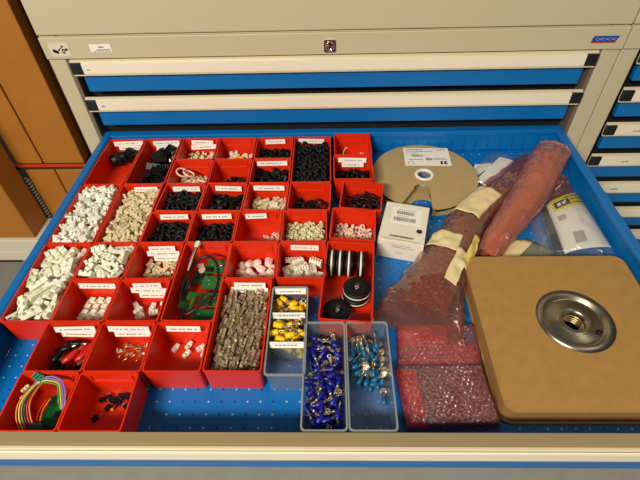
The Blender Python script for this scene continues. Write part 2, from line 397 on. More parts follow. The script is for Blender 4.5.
woodbox(-.7545, -.664, 1.0, 1.45, .42, .777, 'orange brown box under the red shelf edge with dark finger hole', hole=-.012)
woodbox(-.838, -.758, 1.0, 1.45, .42, .777, 'orange brown box under the red shelf edge beside the ribbed hose')
woodbox(-1.30, -.845, .905, .985, .6085, 1.30, 'large orange brown box standing on the grey rail at left edge')
rl = MB(); rl.box(-1.4, .895, .566, -.60, .99, .608); rl.box(-1.4, .90, .520, -.60, .99, .558); rl.box(-1.4, .905, .558, -.60, .99, .566)
tag(obj('steel_rail', rl, M['greyrail'], bevel=.002), 'grey horizontal steel rail beside the left edge of the drawer', 'rail')
hp = []
for i in range(480):
    a = i/480*2*math.pi*32; hp.append((-.851+.009*math.cos(a), .9995+.006*math.sin(a), .4235+.331*i/480))
tag(obj('ribbed_hose', MB().tube(hp, .0035, 6), M['hose']), 'grey ribbed hose hanging between the orange brown boxes', 'hose')
for i, (x, m) in enumerate(((-.93, 'hose'), (-.87, 'card_dark'), (-.84, 'hose'), (-.81, 'woodd'))):
    tag(obj('rolled_tube', MB().cyl((x-.02, .93, .05), (x-.02, .94, .518), .012, 12), M[m]), ['grey tube leaning under the rail, leftmost', 'brown tube leaning under the rail', 'grey tube under the rail, right of the brown one', 'dark tube under the rail, nearest the drawer'][i], 'tube')

# ------------------------------------------------------------------ bins
BH = .0475
def bin_mesh(w, d, rib=True):
    t = .0013; tp = .0018; m = MB(); n = 3
    def ring(e, z, r): return [(x, y, z) for x, y in rrect(-w/2+e, -d/2+e, w/2-e, d/2-e, r, n)]
    L = [ring(tp, .0005, .003), ring(.0006, BH-.004, .004), ring(0, BH-.004, .004), ring(0, BH, .004), ring(t+.0006, BH, .003), ring(t+.0008, BH-.006, .003), ring(tp+t, .0025, .0025)]
    k = len(L[0]); vs = [p for r in L for p in r]
    fs = [(i*k+j, i*k+(j+1) % k, (i+1)*k+(j+1) % k, (i+1)*k+j) for i in range(len(L)-1) for j in range(k)]
    fs.append(tuple(range(k))[::-1]); fs.append(tuple((len(L)-1)*k+j for j in range(k)))
    m.add(vs, fs)
    if rib:   # card holder ribs moulded on the back wall
        for s in (-1, 1): m.box(s*.026-.0006, d/2-t-.0026, BH-.017, s*.026+.0006, d/2-t-.0010, BH-.004)
        m.box(-.026, d/2-t-.003, BH-.0175, .026, d/2-t-.0012, BH-.0163)
    return m
BINS = {}
binmesh = {}
def place_bin(key, x0, y1, wu, du, rz, label, labels=(), dz=0, w=None, group=None):
    """x0,y1 = back left rim corner; wu,du = size in 75 mm units"""
    W = w or (.0747*wu-.0008); D = .0747*du-.0009
    cx, cy = x0+W/2, y1-D/2
    t = thing('storage_bin', (cx, cy, FZ+.0004+dz), rz, label, 'bin', group)
    k = (round(W, 4), round(D, 4))
    if k not in binmesh: binmesh[k] = bin_mesh(W, D).mesh('bin_shell', M['red'])
    link('bin_shell', binmesh[k], t)
    for i, (lx, lw, row) in enumerate(labels):
        # paper card on the back wall; lx = offset of its centre, row 0 = top
        tilt = Matrix.Translation((lx, D/2-.0062-.0012*row, BH-.0015-.0098*row)) @ Matrix.Rotation(R(-14+random.uniform(-2, 2)), 4, 'X') @ Matrix.Rotation(R(random.uniform(-2, 2)), 4, 'Y')
        c = obj('label_card', MB().box(-lw/2, -.0004, -.0092, lw/2, .0004, 0), M['paper'], t, tilt)
        tm = MB(); x = -lw/2+.12*lw
        while x < lw/2-.16*lw:
            a = random.uniform(.0012, .0035); tm.box(x, -.0007, -.0056, x+a, -.0004, -.0040); x += a+random.choice((.0008, .0008, .003))
        obj('printed_text', tm, M['greyink'], c)
    BINS[key] = dict(o=t, W=W, D=D, cx=cx, cy=cy, rz=rz, z=FZ+dz+.0039)
    return t

Y = lambda r: .7985-.0747*r
f0 = lambda c: -.4525+.0758*c
f2 = lambda c: -.4518+.0755*c
f3 = lambda c: -.4555+.0749*c
f4 = lambda c: -.4572+.0749*c
f6 = lambda c: -.4622+.0749*c
B = place_bin
full = ((0, .052, 0),)
B('a0', -.4535, Y(0), 1, 2, 0, 'long red bin with two black cable glands in the back left corner', ((.002, .060, 0), (.004, .048, 1)))
B('a1', -.3775, Y(0), 1, 2, 0, 'long red bin of black plastic connectors, second from the left in the back row', ((.004, .054, 0), (.006, .05, 1)))
B('a2', f0(2), Y(0), 1, 1, 0, 'red bin in the back row with a few small cream clips under two labels', ((.002, .044, 0), (.003, .052, 1)))
B('a3', f0(3), Y(0), 1, 1, 0, 'red bin in the back row with clear and yellow bits, no label')
B('a4', f0(4), Y(0), 1, 1, 0, 'red bin with a shallow heap of black bushings in the back row', ((0, .040, 0),))
B('a5', f0(5), Y(0), 1, 2, 0, 'long red bin filled high with black grommets in the back row', ((-.002, .052, 0),))
B('b2', f0(2)+.0004, Y(1), 1, 1, 0, 'red bin holding big white rings over small cream clips')
B('b3', f0(3)+.0002, Y(1), 1, 1, 0, 'nearly empty red bin with a thin row of tiny black clips')
B('b4', f0(4), Y(1), 1, 1, 0, 'red bin of shiny black bushings with one pale piece, second row', ((0, .058, 0),))
B('c0', -.4548, Y(2), 1, 2, 0, 'long red bin heaped with white nylon bushings beside the blue side wall', ((.004, .05, 0),))
B('c1', -.3792, Y(2), 1, 2, 0, 'long red bin full of cream crimp housings under one label', ((.006, .042, 0),))
B('c2', f2(2), Y(2), 1, 1, R(-3), 'red bin of black grommets, third row, right of the cream housings', ((.0, .050, 0),))
B('c3', f2(3), Y(2), 1, 1, R(-2), 'red bin of black washers, third row, second black heap from the left', ((.002, .048, 0),))
B('c4', f2(4), Y(2), 1, 1, R(-2), 'red bin of narrow cream connector strips, third row', ((0, .056, 0),))
B('c5', f2(5), Y(2), 1, 1, R(-2), 'unlabelled red bin with large black rings, third row')
B('d2', f3(2), Y(3), 1, 1, 0, 'red bin of black grommets, fourth row, beside the cream housings', ((.002, .048, 0),))
B('d3', f3(3), Y(3), 1, 1, 0, 'red bin of small black grommets, fourth row, left of nearly empty bin', ((0, .050, 0),))
B('d4', f3(4), Y(3), 1, 1, 0, 'nearly empty red bin with three pinkish clips, fourth row', ((-.008, .036, 0),))
B('d5', f3(5), Y(3), 1, 1, 0, 'red bin of small round cream spacers, fourth row')
B('e0', -.4562, Y(4), 1, 2, 0, 'long red bin piled with milky white connector bodies by the blue wall', ())
B('e1', f4(1), Y(4), 1, 1, 0, 'red bin heaped to the rim with white angled clips')
B('e2', f4(2), Y(4), 1, 1, 0, 'red bin with three stacked labels over cream clips and red bits', ((.002, .042, 0), (.002, .052, 1), (.006, .042, 2)))
B('e3', f4(3), Y(4), 1, 2, R(-1), 'long red bin holding green circuit boards and a black cable')
B('e4', f4(4), Y(4), 1, 1, 0, 'unlabelled red bin of translucent pinkish caps, left of the white blocks')
B('e5', f4(5), Y(4), 1, 1, 0, 'red bin of white slotted connector blocks beside the black wheels', ((.004, .044, 0),))
B('g1', f4(1)-.003, Y(5), 1, 1, 0, 'red bin with rows of white rectangular housings under one long label', ((.003, .054, 0),))
B('g2', f4(2)-.003, Y(5), 1, 1, 0, 'red bin with three stacked labels over a few loose white clips', ((.002, .042, 0), (.003, .054, 1), (.006, .04, 2)))
B('g4', f4(4)-.0035, Y(5), 1, 2, R(-.5), 'long red bin packed with tarnished metal crimp contacts', ((.004, .046, 0), (.003, .054, 1)))
B('h1', f6(1), Y(6), 1, 1, 0, 'red bin with black and red test clips, two labels', ((.001, .056, 0), (.004, .048, 1)))
B('h2', f6(2), Y(6), 1, 1, 0, 'red bin with a few gold header pins beneath two labels', ((0, .056, 0), (.003, .05, 1)))
B('h3', f6(3), Y(6), 1, 1, 0, 'red bin with five small white plugs under one label', ((0, .046, 0),))
B('i1', f6(1)-.0008, Y(7)+.0006, 1, 1, 0, 'red bin in the front left corner with looped coloured wires and board')
B('i2', f6(2)-.0008, Y(7)+.0006, 1, 1, 0, 'red bin in the front row with small black transistors')
B('j0', .0070, .8075, 1, 1, 0, 'almost empty red bin in the back row beside the cardboard reel', w=.0733)
B('j1', .0052, .7315, 1, 1, 0, 'red bin with two labels over short black spacers, beside the reel', ((.0, .054, 0), (.001, .042, 1)), w=.0733)
B('j2', .0176, .6495, 1, 1, R(-7), 'crooked red bin of thin black cable ties beside the white box', w=.072)
B('j3', -.0008, .5778, 1, 1, R(-5), 'crooked red bin of pinkish nylon washers beside the white box', w=.0735)
B('j4', -.0128, .4990, 1, 2, R(-5), 'long crooked red bin holding six black wheels', w=.0738)

# ------------------------------------------------------------------ small parts
def piece_grommet(Rr, r):
    m = MB(); k = 8
    prof = [(Rr+r*math.cos(2*math.pi*i/k), r*1.15*math.sin(2*math.pi*i/k)) for i in range(k)]
    return m.lathe(prof, 16, closed=True)
def piece_block(L, W, H, slots=3):
    """connector housing: body with slots along the top and a latch ridge"""
    m = MB(); h = H/2; m.box(-L/2, -W/2, -h, L/2, W/2, h*.35)
    n = slots*2+1; s = L/n
    for i in range(0, n, 2): m.box(-L/2+i*s, -W/2, h*.35, -L/2+(i+1)*s, W/2, h)
    m.box(-L/2, W/2-.15*W, h*.35, L/2, W/2, h); m.box(-L*.18, -W/2-.12*W, -h*.4, L*.18, -W/2, h*.2)
    return m
def piece_angle(L, W, H):
    m = MB(); m.box(-L/2, -W/2, -H/2, L/2, W/2, -H*.2); m.box(-L/2, -W/2, -H*.2, -L*.25, W/2, H/2); m.box(L*.1, -W*.3, -H*.2, L*.4, W*.3, H*.15)
    return m
def piece_bush(Rr, H):
    return MB().lathe([(Rr*.45, -H/2), (Rr, -H/2), (Rr, -H*.1), (Rr*.78, 0), (Rr*.78, H/2), (Rr*.45, H/2)], 12, closed=True, sm=False)
def piece_cap(Rr, H):
    return MB().lathe([(0, -H/2), (Rr, -H/2), (Rr*.95, H*.1), (Rr*.7, H*.4), (Rr*.3, H/2), (0, H*.5)], 6, sm=False)
def piece_tie(L, r):
    m = MB(); m.tube([(-L/2, 0, 0), (0, 0, r*.6), (L/2, 0, 0)], r, 5); m.box(L/2-r, -r*1.6, -r*1.2, L/2+r*2, r*1.6, r*1.6); return m
def piece_contact(L, W):
    """open-barrel crimp contact"""
    m = MB(); m.box(-L/2, -W/2, -.0004, L/2, W/2, .0002)
    for a, b in ((-.5, -.3), (-.22, -.05)):
        for s in (-1, 1):
            m.box(L*a, s*W/2-.0003, 0, L*b, s*W/2+.0003, W*.8)
    m.lathe([(W*.5, L*.08), (W*.5, L*.5)], 6, Matrix.Translation((0, 0, W*.3)) @ Matrix.Rotation(R(90), 4, 'Y'), sm=False)
    return m

def drop(key, n, halfL, rad, tries=6, yaw=None, pitch=18, xr=(0, 1), yr=(0, 1), pack=.88, top=.09, seed=1):
    """lets n little parts fall one after another in a bin; returns their poses (bin coordinates)"""
    b = BINS[key]; rnd = random.Random(seed*977+hash(key) % 1 + sum(map(ord, key)))
    W = b['W']-2*(.0034)-.0004; D = b['D']-2*(.0034)-.0004
    x0 = -W/2+xr[0]*W; x1 = -W/2+xr[1]*W; y0 = -D/2+yr[0]*D; y1 = -D/2+yr[1]*D
    ns = 1 if halfL <= rad*1.05 else max(2, int(math.ceil((2*halfL)/(rad*1.6))))
    offs = [0] if ns == 1 else [-(halfL-rad)+2*(halfL-rad)*i/(ns-1) for i in range(ns)]
    S_ = np.zeros((0, 3)); out = []
    fails = 0
    for _ in range(n):
        if fails > 25: break
        best = None
        for _t in range(tries):
            a = rnd.uniform(0, 2*math.pi) if yaw is None else R(yaw[0]+rnd.uniform(-yaw[1], yaw[1]))
            p = R(rnd.uniform(-pitch, pitch))
            ex = max(abs(o*math.cos(a)*math.cos(p)) for o in offs)+rad; ey = max(abs(o*math.sin(a)*math.cos(p)) for o in offs)+rad
            if x1-x0 <= 2*ex or y1-y0 <= 2*ey: continue
            x = rnd.uniform(x0+ex, x1-ex); y = rnd.uniform(y0+ey, y1-ey)
            sp_ = np.array([(x+o*math.cos(a)*math.cos(p), y+o*math.sin(a)*math.cos(p), -o*math.sin(p)) for o in offs])
            z = max(rad-s[2] for s in sp_)
            if len(S_):
                rr = 2*rad*pack
                d2 = ((sp_[:, None, :2]-S_[None, :, :2])**2).sum(-1); ok = d2 < rr*rr
                if ok.any():
                    h = S_[None, :, 2]+np.sqrt(np.maximum(rr*rr-d2, 0))-sp_[:, None, 2]
                    z = max(z, float(h[ok].max()))
            if best is None or z < best[0]: best = (z, x, y, a, p, sp_)
        if best is None: continue
        z, x, y, a, p, sp_ = best
        if float(sp_[:, 2].max())+z+rad > top: fails += 1; continue
        fails = 0
        sp2 = sp_.copy(); sp2[:, 2] += z; S_ = np.vstack([S_, sp2])
        out.append((x, y, z, a, p, rnd.uniform(-1, 1)))
    return out

def binmtx(key):
    b = BINS[key]; return Matrix.Translation((b['cx'], b['cy'], b['z'])) @ Matrix.Rotation(b['rz'], 4, 'Z')

def fill(key, name, parts, label, cat, group, poses, keep=None, roll=1.0, flat=False, rzx=1.5, kindlabel=None):
    """parts: list of (part name or None, mesh, material); first pose uses the prototype, the rest are obj.copy()"""
    b = binmtx(key); src = None; hidden = []
    if keep and len(poses) > keep:
        poses = sorted(poses, key=lambda p: p[2]); hidden, poses = poses[:-keep], poses[-keep:]
    def mt(p):
        x, y, z, a, pt, r = p
        rx = r*rzx*roll
        return b @ TR(x, y, z, a, rx, pt)
    if hidden:
        mb = MB()
        for p in hidden:
            mm = mt(p); mb.add([mm @ Vector(v) for v in parts[0][1].v], parts[0][1].f)
        tag(obj(name, mb, parts[0][2]), kindlabel or ('lower layers of the '+label), cat, None, 'stuff')
    for p in poses:
        if src is None:
            if len(parts) == 1:
                src = [obj(name, parts[0][1], parts[0][2])]
            else:
                src = [bpy.data.objects.new(name, None)]; COL.objects.link(src[0]); src[0].empty_display_size = .005
                for pn, mb, m in parts: src.append(obj(pn, mb, m, src[0]))
            tag(src[0], label, cat, group); src[0].matrix_world = mt(p)
        else:
            c = src[0].copy(); COL.objects.link(c); c.matrix_world = mt(p)
            for q in src[1:]:
                d = q.copy(); COL.objects.link(d); d.parent = c

# back row
fill('a0', 'cable_gland', [('gland_body', MB().lathe([(.006, 0), (.0125, 0), (.0125, .008), (.0105, .010), (.0105, .018), (.0125, .019), (.012, .026), (.006, .027)], 12, Matrix.Translation((0, 0, -.013)), closed=True, sm=False), M['blkp']),
     ('gland_nut', MB().lathe([(.008, -.004), (.0155, -.004), (.0155, .003), (.008, .003)], 6, closed=True, sm=False), M['blk'])],
     'black plastic cable gland lying in the back left corner bin', 'cable gland', 'black glands in the corner bin',
     [(-.018, .046, .0158, .6, R(80), .1), (.006, .057, .0158, 2.4, R(75), .1)])
fill('a1', 'plug_connector', [(None, piece_block(.026, .016, .013, 4), M['blkp'])], 'black plastic plug connector in the long bin of the back row', 'connector', 'black connectors in the long back bin',
     drop('a1', 60, .014, .0075, yaw=None, seed=3, pack=.85, xr=(.12, 1), top=0.038))
fill('a1', 'metal_ferrule', [(None, piece_bush(.003, .005), M['tin'])], 'tiny shiny ferrule among the black plug connectors', 'ferrule', 'ferrules among black connectors',
     [(.020, .045, .030, 0, .3, 0), (.025, .030, .029, 1, .3, 0), (.022, .018, .030, 2, .6, 0), (-.018, -.055, .022, 1, .3, 0), (-.004, -.062, .022, 2, .2, 0), (.012, -.060, .022, 0, .6, 0)])
fill('a2', 'nylon_clip', [(None, piece_angle(.009, .006, .006), M['cream'])], 'small cream nylon clip in the back row bin with two labels', 'clip', 'cream clips in the back row', drop('a2', 90, .005, .0036, seed=4, top=0.024))
fill('a3', 'nylon_clip', [(None, piece_angle(.009, .007, .006), M['white'])], 'small clear white clip in the unlabelled back row bin', 'clip', 'clear clips with yellow pieces', drop('a3', 60, .005, .0040, seed=5, xr=(.12, 1), top=0.022))
fill('a3', 'yellow_sleeve', [(None, MB().tube([(-.010, 0, 0), (0, .002, .002), (.010, 0, 0)], .0022, 6), M['yellow'])], 'short yellow sleeve lying on the clear clips', 'sleeve', 'yellow sleeves in back row bin', [(-.004, .004, .016, .5, 0, 0), (.008, .000, .017, -.7, .1, 0), (.000, -.012, .015, 2.4, .1, 0), (-.012, -.006, .014, 1.2, 0, 0)])
fill('a4', 'rubber_bushing', [(None, piece_bush(.0048, .008), M['blk'])], 'black rubber bushing in shallow heap of the back row', 'bushing', 'black bushings, back row', drop('a4', 110, .0045, .0044, seed=6, pitch=70, top=0.028))
fill('a5', 'rubber_grommet', [(None, piece_grommet(.0048, .0022), M['blk'])], 'black rubber grommet in the long heaped bin of the back row', 'grommet', 'black grommets, long back bin', drop('a5', 420, .0045, .0044, seed=7, pitch=70, tries=4, top=0.036), keep=150)
fill('b2', 'nylon_clip', [(None, piece_angle(.011, .005, .004), M['cream'])], 'small cream clip lying under the big white rings', 'clip', 'cream clips under white rings', drop('b2', 90, .006, .0032, seed=8, top=0.016))
fill('b2', 'white_ring', [(None, piece_grommet(.0105, .0016), mat('milky_ring', (236, 205, 190), .3))], 'large milky white ring lying on the cream clips', 'ring', 'large white rings', [(-.020, .010, .034, .2, R(25), .1), (-.006, .006, .034, 1, R(30), .2), (.014, -.004, .018, 2, R(8), .1)])
fill('b3', 'black_clip', [(None, piece_angle(.009, .006, .005), M['blkp'])], 'tiny black clip in the nearly empty second row bin', 'clip', 'tiny black clips', drop('b3', 60, .005, .0035, seed=9, xr=(.15, 1), top=0.011))
fill('b4', 'rubber_bushing', [(None, piece_bush(.0052, .008), M['blkp'])], 'shiny black bushing in the second row bin', 'bushing', 'shiny black bushings', drop('b4', 120, .0045, .0046, seed=10, pitch=70, top=0.029))
fill('b4', 'nylon_clip', [(None, piece_angle(.007, .005, .004), M['white'])], 'single pale clip on the shiny black bushings', 'clip', None, [(-.004, -.012, .0215, .3, 0, 0)])
fill('c0', 'nylon_bushing', [(None, piece_angle(.0135, .0105, .0100), mat('soft_white_nylon', (234, 231, 214), .45))], 'white nylon bushing in the long heaped bin by the blue wall', 'bushing', 'white nylon bushings', drop('c0', 420, .0055, .0054, seed=11, pitch=80, tries=5, pack=.84, top=.049), keep=120)
fill('c1', 'crimp_housing', [(None, piece_block(.014, .0052, .0045, 2), M['cream'])], 'slim cream crimp housing in the long full bin', 'connector', 'cream crimp housings', drop('c1', 620, .0072, .0027, seed=12, pitch=20, tries=4, yaw=(65, 60), pack=.86, top=.040), keep=200)
fill('c2', 'rubber_grommet', [(None, piece_grommet(.0056, .0024), M['blk'])], 'black rubber grommet in the third row heap beside cream housings', 'grommet', 'black grommets, third row', drop('c2', 160, .0048, .0048, seed=13, pitch=60, top=0.037), keep=60)
fill('c3', 'rubber_washer', [(None, piece_bush(.0062, .006), M['blkp'])], 'black washer in the third row, second heap from the left', 'washer', 'black washers, third row', drop('c3', 130, .005, .0050, seed=14, pitch=60, top=0.029), keep=50)
fill('c4', 'connector_strip', [(None, piece_block(.018, .0050, .005, 4), M['cream'])], 'narrow cream connector strip in the third row bin', 'connector', 'cream connector strips', drop('c4', 110, .009, .0031, seed=15, yaw=(70, 35), pitch=20, top=0.021))
fill('c4', 'connector_strip', [(None, piece_block(.014, .009, .006, 2), M['white'])], 'wide pale block lying on the narrow cream connector strips', 'connector', None, [(.010, .006, .020, 0, .2, 0)])
fill('c5', 'rubber_ring', [(None, piece_grommet(.0078, .0023), M['blk'])], 'large black ring in the unlabelled third row bin', 'ring', 'large black rings', drop('c5', 60, .0075, .0050, seed=16, pitch=35, top=0.016))
fill('d2', 'rubber_grommet', [(None, piece_grommet(.0062, .0026), M['blk'])], 'black rubber grommet in the fourth row heap beside cream housings', 'grommet', 'black grommets, fourth row', drop('d2', 120, .0052, .0053, seed=17, pitch=60, top=0.031))
fill('d2', 'nylon_clip', [(None, piece_angle(.005, .003, .003), M['pink'])], 'tiny pinkish clip stuck behind the fourth row grommets', 'clip', 'pink clips behind grommets', [(.012, .026, .012, .3, 0, 0), (.022, .025, .012, 1.3, 0, 0)])
fill('d3', 'rubber_grommet', [(None, piece_grommet(.0044, .0022), M['blk'])], 'small black grommet in the fourth row, left of pinkish clips', 'grommet', 'small black grommets, fourth row', drop('d3', 160, .0042, .0044, seed=18, pitch=50, top=0.023))
fill('d4', 'nylon_clip', [(None, piece_angle(.011, .006, .006), M['pink'])], 'pinkish clip lying alone in the fourth row bin', 'clip', 'three pinkish clips', [(.0145, .0125, .0032, .5, 0, 0), (.0215, .022, .0032, 2.5, 0, 0), (.028, .0145, .0032, 1.2, 0, 0)])
fill('d4', 'nylon_clip', [(None, piece_angle(.007, .005, .005), M['white'])], 'small white clip left of the pinkish clips', 'clip', None, [(.0055, .0165, .0026, .5, 0, 0)])
fill('d5', 'nylon_spacer', [(None, piece_bush(.0040, .005), mat('yellowish_nylon', (220, 214, 168), .4))], 'small round cream spacer in the fourth row', 'spacer', 'cream spacers', drop('d5', 260, .0036, .0037, seed=20, pitch=60, tries=4, top=0.026), keep=100)
fill('e0', 'connector_block', [(None, piece_block(.028, .0095, .0085, 2), M['whitegreen'])], 'long milky white connector body in the bin by the blue wall', 'connector', 'milky connector bodies', drop('e0', 330, .0145, .0050, seed=21, pitch=14, yaw=(60, 55), tries=7, pack=.86, top=.050), keep=80)
fill('e1', 'angled_clip', [(None, piece_block(.021, .0090, .0080, 2), M['whitegreen'])], 'white angled clip in the bin heaped to its rim', 'clip', 'white angled clips', drop('e1', 160, .0100, .0046, seed=22, pitch=35, tries=7, pack=.86, top=.050), keep=50)
fill('e2', 'nylon_clip', [(None, piece_block(.013, .0055, .0045, 2), M['cream'])], 'cream clip below the three stacked labels', 'clip', 'cream clips under three labels', drop('e2', 110, .0068, .0031, seed=23, yaw=(50, 30), pitch=15, top=0.015))
fill('e2', 'red_sleeve', [(None, MB().cyl((-.004, 0, 0), (.004, 0, 0), .0022, 8), M['wire_r'])], 'short red sleeve lying among the cream clips', 'sleeve', 'red sleeves on cream clips', [(.004, -.008, .0145, .4, 0, 0), (.026, -.006, .0145, 1.2, 0, 0), (.012, .004, .014, 0, 0, 0)])
fill('e4', 'translucent_plug', [(None, piece_cap(.0070, .014), mat('translucent_pinkish', (240, 216, 200), .25))], 'translucent pinkish plug in the unlabelled bin', 'plug', 'pinkish plugs', drop('e4', 60, .006, .0066, seed=25, pitch=70, top=0.017))
fill('e5', 'slotted_block', [(None, piece_block(.020, .0095, .0085, 4), M['white'])], 'white slotted connector block, heap left of the black wheels', 'connector', 'white slotted blocks', drop('e5', 60, .0105, .0052, seed=26, pitch=12, top=0.022))
rows_ = [(-.0215+.0127*i+.003*j, -.024+.0225*j, .0054, R(76), 0, 0) for j in range(3) for i in range(5) if -.0215+.0127*i+.003*j < .0285]
fill('g1', 'rectangular_housing', [(None, piece_block(.0185, .0095, .0105, 1), M['white'])], 'white rectangular housing standing in rows under the long label', 'connector', 'white housings in rows', rows_)
fill('g2', 'white_clip', [(None, piece_block(.013, .0065, .0060, 2), M['white'])], 'loose white clip in the bin with three stacked labels', 'clip', 'loose white clips', [(-.0205, .0185, .0032, R(-50), 0, 0), (-.012, .0085, .0032, R(-60), 0, .2), (-.010, -.001, .0032, R(10), 0, 0), (-.013, .006, .0095, R(60), .2, 0), (.0045, .0165, .0032, R(80), 0, 0), (.0085, .0065, .0032, R(15), 0, 0), (.021, .022, .0062, R(85), .8, 0)])
fill('h3', 'white_plug', [(None, piece_block(.012, .0055, .0055, 1), M['white'])], 'small white plug lying loose in the bin with one label', 'connector', 'small white plugs', [(-.0172, .0215, .003, R(62), 0, 0), (.0005, .0255, .003, R(62), 0, 0), (0, .0120, .003, R(55), 0, 0), (.0175, .0215, .003, R(40), 0, 0), (.0235, .0140, .003, R(78), 0, 0)])
fill('g4', 'crimp_contact', [(None, piece_contact(.020, .0044), M['bronze'])], 'tarnished metal crimp contact in the long packed bin', 'crimp contact', 'tarnished crimp contacts', drop('g4', 760, .0085, .0026, seed=28, yaw=(82, 9), pitch=12, tries=3, pack=.85, top=0.034), keep=260)
fill('h1', 'test_clip', [('insulator', MB().tube([(-.017, 0, 0), (-.010, 0, 0), (-.002, 0, .001), (.004, 0, .001)], [.0035, .0048, .0042, .003], 8), M['blkp']), ('jaw', MB().tube([(.002, 0, .001), (.010, .001, .0005), (.018, 0, 0)], [.0028, .0022, .001], 6), M['steel'])],
     'black insulated test clip in the bin with two labels', 'test clip', 'black test clips', [(-.0235, -.004, .0046, R(72), 0, 0), (-.014, -.006, .0046, R(70), 0, 0), (-.020, .010, .0130, R(72), .1, 0), (-.008, .024, .0046, R(5), 0, 0), (.000, .022, .0132, R(-6), 0, 0), (.003, -.012, .0046, R(60), 0, 0), (.014, -.010, .0046, R(52), 0, 0), (.008, -.014, .0130, R(48), 0, 0), (-.012, .016, .0130, R(20), 0, 0)])
fill('h1', 'test_clip', [('insulator', MB().tube([(-.019, 0, 0), (-.010, 0, 0), (-.002, 0, .001), (.006, 0, .001)], [.0032, .0048, .0042, .003], 8), M['wire_r']), ('jaw', MB().tube([(.004, 0, .001), (.012, .001, .0005), (.022, 0, 0)], [.0028, .0022, .001], 6), M['wire_r'])],
     'red insulated test clip lying over the black clips', 'test clip', 'red test clips', [(.004, .004, .0190, R(50), 0, 0), (.017, .010, .0135, R(52), 0, 0)])
fill('h2', 'header_pin', [('pin', MB().tube([(-.012, 0, 0), (.010, 0, 0)], .0007, 5), M['ybrass']), ('pin_head', MB().box(-.002, -.0016, -.0014, .003, .0016, .0016), M['tin'])],
     'thin gold header pin in the bin with two labels', 'pin', 'gold header pins', [(-.014+.0066*i+.002*math.sin(i*3), .012+.004*math.cos(i*2.1), .0022+.0017*(i % 3), R(62+14*math.sin(i*1.7)), .1*math.sin(i), 0) for i in range(6)] + [(-.014+.0068*i, .023+.003*math.cos(i*1.3), .0035+.0018*(i % 2), R(35*math.sin(i*2.3)), 0, 0) for i in range(6)])
fill('h2', 'white_clip', [(None, piece_angle(.007, .005, .005), M['strip'])], 'shiny pale clip beside the gold header pins', 'clip', 'pale clips beside gold pins', [(-.0205, .0180, .0032, .3, 0, 0), (.0175, .0140, .0032, 1.2, 0, 0), (.0205, .0240, .0062, .2, 0, 0)])
fill('i2', 'transistor', [('case', MB().box(-.004, -.0028, -.0018, .004, .0028, .0022), M['blkp']), ('lead', MB().tube([(.004, -.001, 0), (.012, -.001, -.001)], .0005, 4), M['bronze']), ('lead', MB().tube([(.004, .001, 0), (.012, .002, -.001)], .0005, 4), M['bronze'])],
     'small black transistor lying in the front row bin', 'transistor', 'black transistors', [(-.0185, .0205, .002, .2, 0, 0), (-.010, .0235, .002, 2.2, 0, 0), (-.0035, .0195, .002, 1.2, 0, 0), (.0035, .0260, .002, .1, 0, 0), (.0035, .0165, .002, 1.7, 0, 0), (.0115, .0255, .002, 1.4, 0, 0), (.0185, .0190, .002, .4, 0, 0), (.0150, .0110, .002, 2.5, 0, 0), (-.0085, .0100, .002, 1.1, 0, 0), (-.0200, -.0040, .002, .9, 0, 0)])
fill('i2', 'orange_capacitor', [(None, MB().lathe([(.0, -.0015), (.0022, -.0015), (.0022, .0015), (0, .0015)], 10), M['wire_o'])], 'tiny orange capacitor among the black transistors', 'capacitor', None, [(-.0020, .0080, .002, 0, 0, 0)])
fill('j0', 'cream_hook', [(None, MB().tube([(-.010, 0, 0), (-.006, .004, .001), (0, .006, .002), (.007, .004, .001)], .0016, 6), M['cream'])], 'cream bent hook in the almost empty back row bin', 'hook', None, [(-.0105, .029, .0060, .9, R(-20), .5)])
fill('j0', 'nylon_clip', [(None, piece_angle(.008, .006, .006), M['cream'])], 'cream clip by the right wall of the almost empty bin', 'clip', None, [(.0225, .0235, .0032, .4, 0, 0)])
fill('j1', 'black_spacer', [(None, MB().cyl((-.006, 0, 0), (.006, 0, 0), .0026, 8), M['blkp'])], 'short black spacer beside the cardboard reel', 'spacer', 'short black spacers', drop('j1', 150, .0062, .0027, seed=31, yaw=(60, 50), top=0.019))
fill('j2', 'cable_tie', [(None, piece_tie(.030, .0013), M['blkp'])], 'thin black cable tie in the crooked bin', 'cable tie', 'black cable ties', drop('j2', 120, .016, .0023, seed=32, yaw=(0, 45), pitch=22, top=0.029))
fill('j3', 'nylon_washer', [(None, piece_bush(.0050, .004), M['pink'])], 'pinkish nylon washer in the crooked bin', 'washer', 'pinkish washers', drop('j3', 110, .0042, .0042, seed=33, pitch=50, top=0.016))
fill('j3', 'nylon_washer', [(None, piece_bush(.0060, .005), M['cream'])], 'larger cream washer lying on the pinkish washers', 'washer', 'cream washers on pinkish ones', [(.004, -.024, .020, 0, .2, 0), (-.004, .006, .019, 0, .1, 0), (.024, -.026, .019, 0, .1, 0)])

